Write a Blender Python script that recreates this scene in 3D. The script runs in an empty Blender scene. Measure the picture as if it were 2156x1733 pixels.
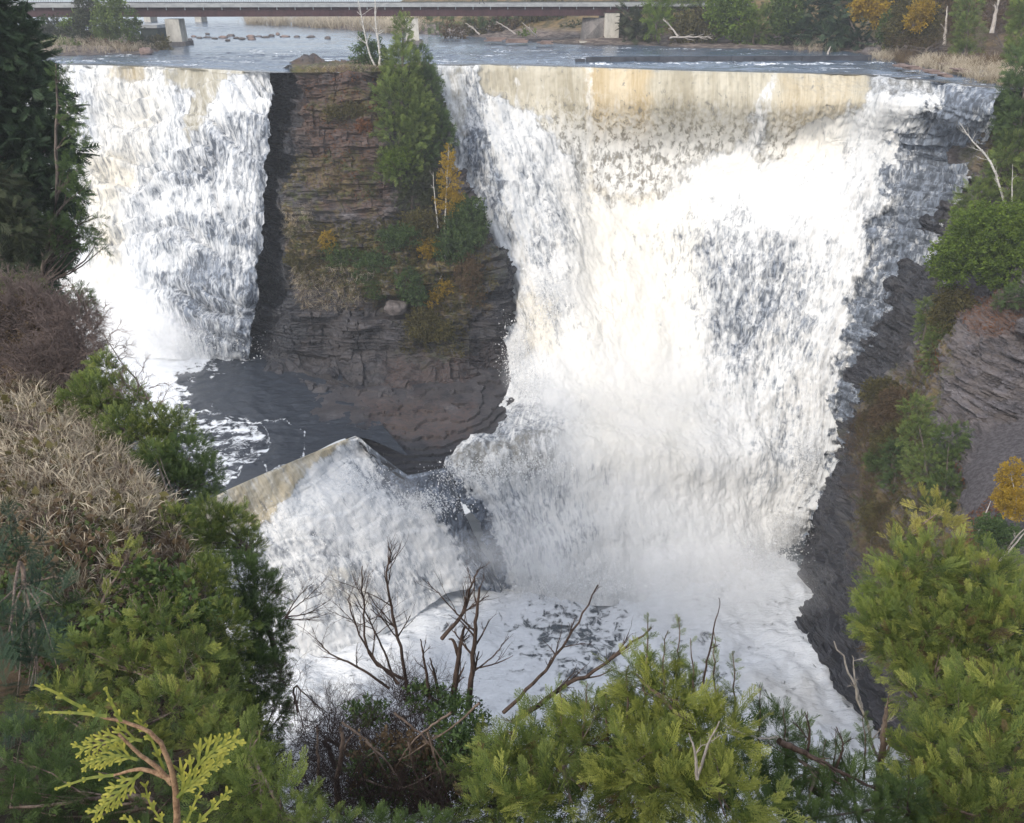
import bpy, math, random, zlib
import numpy as np
from concurrent.futures import ThreadPoolExecutor
POOL = ThreadPoolExecutor(4)
R_ = math.radians
random.seed(7); RNG = np.random.default_rng(11)
SC = bpy.context.scene; COL = SC.collection
# ---------------- camera geometry (pixels of a 2156 x 1733 view) ----------------
F, CX, CY, H = 1800.0, 1078.0, 866.5, 6.0
TH = R_(26.2); CT, ST = math.cos(TH), math.sin(TH)
def ray(px, py):
    px = np.asarray(px, float); py = np.asarray(py, float)
    return np.stack([px - CX, F*CT + (CY-py)*ST, -F*ST + (CY-py)*CT], -1)
def PY(px, py, Y):
    d = ray(px, py); t = np.asarray(Y, float)/d[..., 1]
    p = d*t[..., None]; p[..., 2] += H; return p
def PZ(px, py, z):
    d = ray(px, py); t = (np.asarray(z, float)-H)/d[..., 2]
    p = d*t[..., None]; p[..., 2] += H; return p
def PYZ(px, Y, z):           # column px, at distance Y and height z
    Y = np.asarray(Y, float); z = np.asarray(z, float)
    dep = Y*CT - (z-H)*ST
    return np.stack([(np.asarray(px, float)-CX)/F*dep, Y+0*dep, z+0*dep], -1)
def proj(p):
    x, y, z = p[..., 0], p[..., 1], p[..., 2]-H
    dep = np.maximum(y*CT - z*ST, .01); up = y*ST + z*CT
    return CX + F*x/dep, CY - F*up/dep, dep
# ---------------- noise ----------------
_pr = np.random.default_rng(3); PERM = _pr.permutation(256); PERM = np.concatenate([PERM, PERM, PERM])
GR = _pr.normal(size=(256, 3)); GR /= np.linalg.norm(GR, axis=1)[:, None]; GR = GR.astype(np.float32)
def noise(P):
    P = np.asarray(P, np.float32); shp = P.shape[:-1]; P = P.reshape(-1, 3)
    if len(P) > 40000: return np.concatenate(list(POOL.map(noise, np.array_split(P, len(P)//20000)))).reshape(shp)
    i = np.floor(P).astype(np.int32); f = P - i; i &= 255
    u = f*f*f*(f*(f*6-15)+10); out = 0
    for dx in (0, 1):
        for dy in (0, 1):
            for dz in (0, 1):
                h = PERM[PERM[PERM[i[:, 0]+dx]+i[:, 1]+dy]+i[:, 2]+dz]
                g = GR[h]
                d = g[:, 0]*(f[:, 0]-dx)+g[:, 1]*(f[:, 1]-dy)+g[:, 2]*(f[:, 2]-dz)
                w = (u[:, 0] if dx else 1-u[:, 0])*(u[:, 1] if dy else 1-u[:, 1])*(u[:, 2] if dz else 1-u[:, 2])
                out = out + d*w
    return (out*1.6).reshape(shp)
def fbm(P, o=4, g=.5, l=2.03):
    s = 0; a = 1
    for k in range(o):
        s = s + a*noise(P*(l**k)+17.3*k); a *= g
    return s
def ss(a, b, x):
    t = np.clip((x-a)/(b-a), 0, 1); return t*t*(3-2*t)
def sdf(poly, x, y):         # signed distance, positive inside
    P = np.array(poly, float); n = len(P); d = np.full(x.shape, 1e18); ins = np.zeros(x.shape, bool)
    for k in range(n):
        a, b = P[k], P[(k+1) % n]; e = b-a; wx, wy = x-a[0], y-a[1]
        t = np.clip((wx*e[0]+wy*e[1])/(e@e+1e-9), 0, 1)
        d = np.minimum(d, (wx-e[0]*t)**2+(wy-e[1]*t)**2)
        c = ((a[1] > y) != (b[1] > y)) & (x < (b[0]-a[0])*(y-a[1])/((b[1]-a[1])+1e-12)+a[0])
        ins ^= c
    return np.sqrt(d)*np.where(ins, 1, -1)
# ---------------- spline nets ----------------
def cr(C, t, axis=0):
    C = np.moveaxis(np.asarray(C, float), axis, 0); n = len(C)
    t = np.clip(t, 0, n-1-1e-9); i = t.astype(int); f = (t-i).reshape((-1,)+(1,)*(C.ndim-1))
    g = lambda k: C[np.clip(k, 0, n-1)]
    p0, p1, p2, p3 = g(i-1), g(i), g(i+1), g(i+2)
    p0 = np.where((i == 0).reshape(f.shape), 2*p1-p2, p0); p3 = np.where((i+2 > n-1).reshape(f.shape), 2*p2-p1, p3)
    r = .5*(2*p1+(p2-p0)*f+(2*p0-5*p1+4*p2-p3)*f*f+(3*p1-p0-3*p2+p3)*f**3)
    return np.moveaxis(r, 0, axis)
def net(C, nv, nu, lin=False):      # C rows x cols x 3 -> (nv,nu,3)
    C = np.asarray(C, float)
    if lin:
        def li(C, n, ax):
            C = np.moveaxis(C, ax, 0); t = np.linspace(0, len(C)-1-1e-9, n); i = t.astype(int); f = (t-i)[:, None, None]
            return np.moveaxis(C[i]*(1-f)+C[i+1]*f, 0, ax)
        return li(li(C, nv, 0), nu, 1)
    return cr(cr(C, np.linspace(0, C.shape[0]-1, nv), 0), np.linspace(0, C.shape[1]-1, nu), 1)
def normals(G):
    du = np.gradient(G, axis=1); dv = np.gradient(G, axis=0); n = np.cross(dv, du)
    n /= np.linalg.norm(n, axis=-1, keepdims=True)+1e-9
    c = np.array([0, 0, H+0.0]) - G
    s = np.sign((n*c).sum(-1, keepdims=True)); s[s == 0] = 1
    m = np.sign(s.sum()) or 1
    return n*m
# ---------------- mesh building ----------------
def mesh(name, V, Fq, mat=None, parent=None, attrs=None, smooth=True, ft=None, org=None):
    V = np.asarray(V, float).reshape(-1, 3)
    if parent is not None and org is None: org = np.array(parent.location)
    if org is None: org = np.zeros(3)
    me = bpy.data.meshes.new(name); me.vertices.add(len(V)); me.vertices.foreach_set('co', (V-org).astype(np.float32).ravel())
    Fq = np.asarray(Fq, np.int32); k = Fq.shape[1]; nf = len(Fq)
    tot = nf*k; loops = Fq.ravel()
    starts = np.arange(0, tot, k, dtype=np.int32)
    if ft is not None and len(ft):
        ft = np.asarray(ft, np.int32); loops = np.concatenate([loops, ft.ravel()])
        starts = np.concatenate([starts, tot+np.arange(0, ft.size, ft.shape[1], dtype=np.int32)]); nf += len(ft)
    me.loops.add(len(loops)); me.loops.foreach_set('vertex_index', loops)
    me.polygons.add(nf); me.polygons.foreach_set('loop_start', starts)
    me.update(calc_edges=True)
    me.polygons.foreach_set('use_smooth', np.full(nf, bool(smooth)))
    for k, a in (attrs or {}).items():
        a = np.asarray(a, np.float32)
        if a.ndim == 1:
            at = me.attributes.new(k, 'FLOAT', 'POINT'); at.data.foreach_set('value', a)
        else:
            at = me.attributes.new(k, 'FLOAT_VECTOR', 'POINT'); at.data.foreach_set('vector', a.ravel())
    me.validate(); me.update()
    if mat: me.materials.append(mat)
    o = bpy.data.objects.new(name, me); COL.objects.link(o)
    if parent is not None: o.parent = parent
    else: o.location = org
    return o
def gridf(nv, nu):
    a = np.arange(nv*nu).reshape(nv, nu)
    return np.stack([a[:-1, :-1], a[:-1, 1:], a[1:, 1:], a[1:, :-1]], -1).reshape(-1, 4)
def gridmesh(name, G, mat, attrs=None, smooth=True, parent=None, mask=None):
    nv, nu = G.shape[:2]; Fq = gridf(nv, nu)
    if mask is not None: Fq = Fq[mask.reshape(-1)[Fq].all(1)]
    return mesh(name, G, Fq, mat, parent, {k: (a.reshape(-1, 3) if a.ndim == 3 else a.ravel()) for k, a in (attrs or {}).items()}, smooth)
def tag(o, label=None, cat=None, group=None, kind=None):
    for k, v in (('label', label), ('category', cat), ('group', group), ('kind', kind)):
        if v: o[k] = v
    return o
def thing(name, label, cat, loc, group=None):
    o = bpy.data.objects.new(name, None); COL.objects.link(o); o.location = tuple(float(c) for c in loc)
    o.empty_display_size = .2
    return tag(o, label, cat, group)
def struct(o): o['kind'] = 'structure'; return o
class MB:                       # collects boxes, tubes
    def __init__(s): s.v = []; s.f = []; s.n = 0
    def add(s, V, Fq):
        V = np.asarray(V, float).reshape(-1, 3); s.v.append(V); s.f.append(np.asarray(Fq)+s.n); s.n += len(V)
    def box(s, a, b, M=None):
        x0, y0, z0 = a; x1, y1, z1 = b
        V = np.array([[x, y, z] for z in (z0, z1) for y in (y0, y1) for x in (x0, x1)], float)
        if M is not None: V = V@np.array(M)[:3, :3].T + np.array(M)[:3, 3]
        s.add(V, [[0, 2, 3, 1], [4, 5, 7, 6], [0, 1, 5, 4], [2, 6, 7, 3], [0, 4, 6, 2], [1, 3, 7, 5]])
    def tube(s, pts, rad, n=6, cap=True):
        pts = np.asarray(pts, float); rad = np.broadcast_to(np.asarray(rad, float), (len(pts),))
        t = np.gradient(pts, axis=0); t /= np.linalg.norm(t, axis=1)[:, None]+1e-9
        ref = np.array([.31, .17, .9]) if abs(t[0, 2]) < .85 else np.array([.9, .2, .1])
        a = np.cross(t, ref); a /= np.linalg.norm(a, axis=1)[:, None]+1e-9; b = np.cross(t, a)
        th = np.arange(n)/n*2*math.pi
        V = pts[:, None]+rad[:, None, None]*(a[:, None]*np.cos(th)[None, :, None]+b[:, None]*np.sin(th)[None, :, None])
        k = len(pts); V = V.reshape(-1, 3); Fq = []
        i = np.arange(k-1)[:, None]*n; j = np.arange(n)[None]; j2 = (j+1) % n
        Fq = np.stack([i+j, i+j2, i+n+j2, i+n+j], -1).reshape(-1, 4)
        s.add(V, Fq)
    def build(s, name, mat, parent=None, smooth=False, attrs=None, org=None):
        return mesh(name, np.concatenate(s.v), np.concatenate(s.f), mat, parent, attrs, smooth, org=org)
# ---------------- materials ----------------
def newmat(name):
    m = bpy.data.materials.new(name); m.use_nodes = True; nt = m.node_tree; nt.nodes.clear(); return m, nt
class NT:
    def __init__(s, nt): s.nt = nt
    def n(s, typ, ins=None, **kw):
        nd = s.nt.nodes.new(typ)
        for k, v in kw.items(): setattr(nd, k, v)
        for k, v in (ins or {}).items():
            sk = nd.inputs[k]
            if isinstance(v, bpy.types.NodeSocket): s.nt.links.new(v, sk)
            else: sk.default_value = v
        return nd
    def attr(s, name, vec=False):
        nd = s.n('ShaderNodeAttribute', attribute_name=name); return nd.outputs['Vector'] if vec else nd.outputs['Fac']
    def noise(s, vec, scale, detail=6, rough=.55, dist=0):
        return s.n('ShaderNodeTexNoise', {'Vector': vec, 'Scale': scale, 'Detail': detail, 'Roughness': rough, 'Distortion': dist}).outputs['Fac']
    def math(s, op, a, b=0., c=0., clamp=False):
        return s.n('ShaderNodeMath', {0: a, 1: b, 2: c}, operation=op, use_clamp=clamp).outputs[0]
    def mapr(s, v, a, b, c=0., d=1., smooth=True):
        return s.n('ShaderNodeMapRange', {'Value': v, 'From Min': a, 'From Max': b, 'To Min': c, 'To Max': d}, interpolation_type='SMOOTHSTEP' if smooth else 'LINEAR').outputs[0]
    def mix(s, f, a, b):
        nd = s.n('ShaderNodeMix', data_type='RGBA'); nd.clamp_factor = True
        for i, v in ((0, f), (6, a), (7, b)):
            if isinstance(v, bpy.types.NodeSocket): s.nt.links.new(v, nd.inputs[i])
            else: nd.inputs[i].default_value = v if i == 0 else (*v, 1)[:4]
        return nd.outputs[2]
    def scale(s, vec, sc): return s.n('ShaderNodeMapping', {'Vector': vec, 'Scale': sc}).outputs[0]
    def obj(s): return s.n('ShaderNodeTexCoord').outputs['Object']
    def pos(s): return s.n('ShaderNodeNewGeometry').outputs['Position']
    def bump(s, h, st, d=.1): return s.n('ShaderNodeBump', {'Height': h, 'Strength': st, 'Distance': d}).outputs[0]
    def out(s, sh): s.n('ShaderNodeOutputMaterial', {'Surface': sh})
    def bsdf(s, col, rough=.8, nrm=None, spec=.3, **k):
        ins = {'Base Color': col if isinstance(col, bpy.types.NodeSocket) else (*col, 1)[:4], 'Roughness': rough, 'Specular IOR Level': spec}
        if nrm is not None: ins['Normal'] = nrm
        ins.update(k); return s.n('ShaderNodeBsdfPrincipled', ins).outputs[0]
def mat_plain(name, c1, c2, sc=2., rough=.85, bump=.3, bd=.02, stretch=(1, 1, 1), spec=.25):
    m, nt = newmat(name); t = NT(nt); p = t.scale(t.obj(), stretch)
    a = t.noise(p, sc, 8, .65); b = t.noise(p, sc*6, 5, .6)
    f = t.mapr(t.math('ADD', t.math('MULTIPLY', a, .7), t.math('MULTIPLY', b, .3)), .38, .62)
    t.out(t.bsdf(t.mix(f, c1, c2), rough, t.bump(t.math('ADD', a, t.math('MULTIPLY', b, .5)), bump, bd), spec)); return m
def mat_leaf(name, dark, mid, tip, trans=.3, rough=.6):
    m, nt = newmat(name); t = NT(nt)
    r = t.attr('rnd'); q = t.attr('tip')
    pn = t.noise(t.pos(), .9, 3, .5)
    f = t.math('ADD', t.math('MULTIPLY', r, .75), t.math('MULTIPLY', t.mapr(pn, .35, .65), .5)); f = t.math('SUBTRACT', f, .12, clamp=True)
    c = t.mix(f, dark, mid); c = t.mix(t.math('MULTIPLY', t.math('POWER', q, 1.6), t.math('ADD', .25, t.math('MULTIPLY', r, .75))), c, tip)
    d = t.bsdf(c, rough, None, .25)
    tr = t.n('ShaderNodeBsdfTranslucent', {'Color': c}).outputs[0]
    t.out(t.n('ShaderNodeMixShader', {0: trans, 1: d, 2: tr}).outputs[0]); return m
# ---------------- materials for rock and water ----------------
def mat_rock(name, c_dark, c_mid, c_lite, warm=(.13, .085, .06)):
    m, nt = newmat(name); t = NT(nt); p = t.obj()
    lay = t.noise(t.scale(p, (.35, .35, 3.2)), 1.0, 9, .62, .3)
    blk = t.noise(t.scale(p, (1, 1, 2.2)), .8, 6, .6)
    fine = t.noise(t.scale(p, (1.2, 1.2, 5)), 2.6, 7, .7)
    f = t.math('ADD', t.math('MULTIPLY', lay, .6), t.math('MULTIPLY', fine, .4))
    c = t.mix(t.mapr(f, .40, .56), c_dark, c_mid); c = t.mix(t.mapr(f, .55, .68), c, c_lite)
    c = t.mix(t.math('MULTIPLY', t.mapr(blk, .42, .62), .55), c, warm)
    c = t.mix(t.math('MULTIPLY', t.attr('rust'), t.mapr(fine, .38, .58)), c, (.135, .082, .062))
    c = t.mix(t.math('MULTIPLY', t.attr('veg'), t.mapr(t.noise(p, 2.2, 8, .7), .40, .56)), c, t.mix(t.mapr(t.noise(p, .7, 4, .6), .4, .6), (.17, .13, .065), (.075, .085, .028)))
    wet = t.attr('wet'); c = t.mix(t.math('MULTIPLY', wet, .84), c, (.017, .020, .028))
    b = t.bump(f, .9, .22)
    r = t.math('SUBTRACT', .9, t.math('MULTIPLY', wet, .52))
    t.out(t.bsdf(c, r, b, t.math('ADD', .12, t.math('MULTIPLY', wet, .35)))); return m
def mat_falls(name, tanc=(.40, .37, .285), hole=(.085, .098, .12), white=(.74, .74, .735), blue=(.42, .455, .50)):
    m, nt = newmat(name); t = NT(nt); p = t.obj(); fl = t.attr('flow', True)
    nA = t.noise(t.scale(fl, (3.4, .8, 1)), 1.0, 10, .72, .6)
    nB = t.noise(t.scale(p, (1, 1, .38)), 2.2, 10, .70, .9)
    nC = t.noise(t.scale(fl, (.55, .14, 1)), 1.0, 6, .62, .8)
    n = t.math('ADD', t.math('ADD', t.math('MULTIPLY', nA, .40), t.math('MULTIPLY', nB, .34)), t.math('MULTIPLY', nC, .26))
    foam = t.attr('foam'); tan = t.attr('tan')
    thr = t.math('SUBTRACT', .64, t.math('MULTIPLY', foam, .30))
    fac = t.math('DIVIDE', t.math('SUBTRACT', n, thr), .135, clamp=True)
    strk = t.math('ADD', t.math('MULTIPLY', t.noise(t.scale(fl, (.55, .05, 1)), 1.0, 4, .6, .4), .55), t.math('MULTIPLY', t.noise(t.scale(fl, (4.5, .16, 1)), 1.0, 8, .75, .8), .45))
    hc = t.mix(t.attr('cream'), tanc, (.52, .39, .20))
    tc = t.mix(t.mapr(strk, .38, .62), t.mix(.28, hc, (.2, .18, .14)), t.mix(.4, hc, (.74, .71, .62)))
    spk = t.noise(t.scale(fl, (2.3, .95, 1)), 1.0, 8, .74, .3)
    g = t.attr('gap')
    wsp = t.mapr(t.math('SUBTRACT', t.math('MULTIPLY', g, .15), spk), -.44, -.36)
    tc = t.mix(t.math('MULTIPLY', t.math('MULTIPLY', wsp, g), .8), tc, (.70, .69, .66))
    gap = t.mapr(t.math('ADD', spk, t.math('MULTIPLY', g, .085)), .585, .66)
    tc = t.mix(t.math('MULTIPLY', gap, .8), tc, (.19, .185, .17))
    dk = t.mix(t.mapr(nB, .42, .6), hole, tuple(min(1, h*2.6) for h in hole))
    base = t.mix(tan, dk, tc)
    wt = t.mix(t.mapr(t.math('ADD', nA, t.math('MULTIPLY', nB, .6)), .60, .92), blue, white)  # thin foam goes blue-grey; on the left falls this paints in shade
    wt = t.mix(t.mapr(foam, .75, 1.25), wt, white)
    big = t.math('ADD', t.math('MULTIPLY', t.noise(t.scale(fl, (.30, .06, 1)), 1.0, 6, .65, 1.2), .6), t.math('MULTIPLY', t.noise(t.scale(fl, (1.3, .16, 1)), 1.0, 7, .7, .8), .4))
    wt = t.mix(t.math('MULTIPLY', t.mapr(big, .56, .40), t.math('SUBTRACT', .62, t.math('MULTIPLY', t.attr('soft'), .50))), wt, (.50, .525, .555))  # soft areas keep less grey: mist painted into the white
    wt = t.mix(t.math('MULTIPLY', t.attr('cream'), .55), wt, (.76, .68, .52))
    c = t.mix(fac, base, wt)
    b = t.bump(n, t.math('MULTIPLY', t.math('SUBTRACT', 1.0, t.math('MULTIPLY', t.attr('soft'), .8)), .45), .30)
    t.out(t.bsdf(c, .5, b, .2)); return m
def mat_river(name, deep=(.018, .024, .034), foamc=(.85, .87, .9), sc=.6, bumpd=.10, rough=.10):
    m, nt = newmat(name); t = NT(nt); p = t.pos()
    st = t.scale(p, (.55, 1.5, 1))
    w = t.noise(st, sc, 6, .6, .5); w2 = t.noise(st, sc*4, 6, .65)
    h = t.math('ADD', w, t.math('MULTIPLY', w2, .35))
    foam = t.attr('foam')
    n = t.math('ADD', t.math('MULTIPLY', t.noise(p, 1.1, 10, .72, 1.2), .65), t.math('MULTIPLY', t.noise(t.scale(p, (.35, 1, 1)), 1.2, 6, .6), .35))
    thr = t.math('SUBTRACT', .72, t.math('MULTIPLY', foam, .36))
    f = t.math('DIVIDE', t.math('SUBTRACT', n, thr), .06, clamp=True)
    c = t.mix(f, t.mix(t.attr('tan'), deep, (.09, .065, .035)), foamc)
    c = t.mix(t.math('MULTIPLY', t.attr('cream'), .55), c, (.80, .66, .42))
    r = t.math('ADD', rough, t.math('MULTIPLY', f, .5))
    t.out(t.bsdf(c, r, t.bump(t.math('ADD', h, t.math('MULTIPLY', f, .4)), .8, bumpd), .5)); return m
M_ROCK = mat_rock('shale rock', (.032, .030, .034), (.105, .096, .100), (.28, .262, .268), (.105, .086, .076))
M_ROCKG = mat_rock('grey shale rock', (.05, .046, .05), (.15, .138, .148), (.33, .31, .33), (.17, .145, .135))
M_FALL = mat_falls('falling white water')
M_RIVER = mat_river('river water', deep=(.085, .12, .17), sc=.9, bumpd=.10, rough=.12)
M_POOL = mat_river('pool water', deep=(.035, .042, .055), sc=1.6, bumpd=.10, rough=.16)
M_LOW = mat_river('foaming water', deep=(.10, .12, .14), sc=1.0, bumpd=.5, rough=.3)
M_SOIL = mat_plain('dark soil and leaf litter', (.022, .017, .011), (.07, .05, .03), 1.4, .95, .8, .1)
M_BANK = mat_plain('bank soil and dead grass', (.05, .04, .022), (.16, .12, .06), .5, .95, .6, .2)
M_GRAVEL = mat_plain('dark shale scree', (.055, .05, .053), (.115, .105, .108), 6, .95, .5, .03)

def strata(P, hs=((1.7, .55, .35), (.62, .30, .6), (.23, .13, 1.1)), warp=.35):
    zw = P[..., 2] + warp*noise(P*.11+5); d = 0
    for h, a, s in hs:
        L = np.floor(zw/h)
        q = np.stack([P[..., 0]*s, P[..., 1]*s, L*3.77+.5], -1); d = d + a*noise(q) + a*.6*noise(np.stack([L*5.13+.3, L*0+.7, L*0+h], -1))
        q2 = np.stack([np.floor(P[..., 0]*s*1.3+3*noise(q*.5)), np.floor(P[..., 1]*s), L], -1)*1.37+.31
        d = d + a*.5*noise(q2)
    return d
_JC = {}
def Pm(poly, px, py, fe=6, jit=0, js=.02, seed=0):
    out = np.zeros(px.shape); P_ = np.array(poly, float); mg = fe+jit*1.6+2
    bb = (px > P_[:, 0].min()-mg) & (px < P_[:, 0].max()+mg) & (py > P_[:, 1].min()-mg) & (py < P_[:, 1].max()+mg)
    if not bb.any(): return out
    d = sdf(poly, px[bb], py[bb])
    if jit:
        key = (id(px), round(js, 3))
        if key not in _JC:
            _JC[key] = (px, [fbm(np.stack([px*js, py*js, 0*px+k*9.7+.4], -1), 4, .6) for k in range(2)])
        f = _JC[key][1]; d = d + jit*(f[0][bb]*math.cos(seed*1.7)+f[1][bb]*math.sin(seed*1.7))
    out[bb] = ss(-fe, fe, d); return out
def flowattr(G):
    du = np.linalg.norm(np.diff(G, axis=1), axis=2).mean(); v = np.linalg.norm(np.diff(G, axis=0), axis=2).mean(1)
    V = np.concatenate([[0], np.cumsum(v)]); U = np.concatenate([[0], np.cumsum(np.linalg.norm(np.diff(G, axis=1), axis=2).mean(0))])
    UU, VV = np.meshgrid(U, V); return np.stack([UU, VV, 0*UU], -1)
# ---------------- crest line ----------------
CREST = [(-260, 131), (60, 136), (120, 136), (220, 138), (330, 140), (430, 145), (520, 150), (575, 153), (700, 153), (800, 152), (880, 140),
         (920, 138), (1010, 136), (1100, 138), (1240, 142), (1400, 148), (1560, 152), (1700, 155), (1820, 158), (1950, 170), (2030, 180), (2100, 187), (2180, 197), (2420, 225)]
crx = np.array([c[0] for c in CREST], float); cry = np.array([c[1] for c in CREST], float)
def crestY(px):
    py = np.interp(px, crx, cry); return PZ(px, py, 0)[..., 1]

def edge_mask(G, a, b):      # ragged side edges
    u = np.linspace(0, 1, G.shape[1])[None, :]; q = fbm(G*np.array([0, .35, .55])+2, 4, .65); q2 = fbm(G*np.array([0, .3, .5])+40, 4, .65)
    return (u > a*(.5+.9*q)) & (u < 1-b*(.5+.9*q2))
# ---------------- left falls ----------------
def left_falls():
    cols = [60, 120, 220, 330, 430, 520, 577]; bots = [40, 130, 240, 340, 420, 480, 530]
    by = [700, 735, 750, 755, 758, 758, 765]
    fr = [0, .03, .14, .30, .45, .62, .8, 1.0]; C = []
    for f in fr:
        row = []
        for x0, x1, y1 in zip(cols, bots, by):
            y0 = np.interp(x0, crx, cry); px = x0+(x1-x0)*f**1.3; py = y0+(y1-y0)*f
            Yc = crestY(x0); Yb = PZ(px, y1, -23)[1] if f == 1 else PZ(x1, y1, -23.)[1]
            k = f**1.15
            # the right half stands out as a stepped buttress below y 200
            Y = Yc+(min(Yc-1, Yb)-Yc)*k
            if x0 >= 330 and .1 < f < .9: Y -= 1.2*min(1, (x0-300)/120)
            if x0 >= 570: Y += .9
            row.append(PY(px, py, Y))
        C.append(row)
    G = net(C, 420, 420); px, py, dep = proj(G); n = normals(G)
    foam = np.full(px.shape, .86); tan = np.zeros_like(foam)
    J = lambda poly, fe, jit, s: Pm(poly, px, py, fe, jit, .03, s)
    t1 = J([(235, 130), (300, 130), (300, 165), (225, 165)], 8, 14, 1)+J([(345, 130), (520, 140), (500, 165), (470, 175), (440, 215), (420, 260), (395, 300), (385, 250), (395, 190), (350, 175)], 8, 14, 2)
    tan = np.clip(t1, 0, 1)*.9; foam -= tan*.42
    g1 = J([(330, 420), (350, 330), (420, 300), (480, 240), (560, 200), (585, 300), (565, 560), (530, 740), (400, 745), (340, 640), (310, 520)], 25, 45, 3)
    foam -= g1*.20  # thinner, bluer foam; the shade on this side goes into the colour
    g2 = J([(345, 430), (385, 330), (440, 340), (420, 430), (380, 470)], 12, 25, 4)+J([(380, 560), (470, 480), (555, 500), (530, 740), (420, 740), (360, 660)], 14, 30, 5)
    foam -= np.clip(g2, 0, 1)*.11
    w1 = J([(300, 420), (420, 395), (560, 400), (560, 425), (430, 440), (330, 460)], 6, 16, 6)+J([(430, 215), (560, 200), (560, 225), (450, 245)], 6, 10, 7)+J([(330, 545), (420, 500), (545, 530), (540, 560), (430, 530), (350, 580)], 6, 12, 8)
    foam += np.clip(w1, 0, 1)*.22
    e1 = J([(555, 140), (600, 140), (590, 400), (560, 500), (540, 760), (505, 760), (530, 520), (560, 350)], 8, 16, 9)
    foam -= e1*.17
    mist = J([(60, 560), (250, 560), (330, 650), (420, 740), (420, 800), (60, 800)], 40, 20, 10); foam += mist*.4  # mist painted into the foam: whiter and with less detail
    cream = J([(180, 330), (250, 330), (250, 600), (200, 600)], 30, 20, 11)+J([(200, 130), (340, 130), (340, 280), (260, 420), (200, 420)], 30, 20, 12)*.5
    # ledges
    zt = G[..., 2]+2.6*fbm(G*np.array([.10, .10, 0])+3, 3)
    led = 0
    for h, a, k_ in ((4.6, 1.3, 0), (1.9, .7, 1)):
        k = -(zt/h)+k_*.9*noise(G*np.array([.22, .22, 0])+k_*7); fr_ = k-np.floor(k); msk = ss(-.25, .35, noise(G*np.array([.16, .16, .35])+k_*11)); led = led+a*(.5-fr_)*ss(0, .16, fr_)*msk
    fade = ss(0, .07, np.linspace(0, 1, G.shape[0]))[:, None]; FL = flowattr(G); rope = fbm(FL*np.array([.5, .07, 0])+.6*noise(FL*.15)[..., None], 3)
    lump = fbm(G*np.array([.40, .40, .16]), 5, .5)
    stre = noise(G*np.array([2.2, 2.2, .35]))
    D = fade*(.35*rope+led*(.6+.4*(1-mist))+.38*lump*(1-g1*.4)+.08*stre+.03*fbm(G*2.1, 3))
    G2 = G+n*D[..., None]
    return gridmesh('waterfall', G2, M_FALL, dict(foam=np.clip(foam, 0, 1.1), tan=tan, gap=np.clip((py-150)/80, 0, 1)*.6, cream=np.clip(cream, 0, 1), soft=mist, flow=flowattr(G)), mask=edge_mask(G, 0, .03))
tag(struct(left_falls()), 'white stepped waterfall left of the rock island', None)

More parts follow.
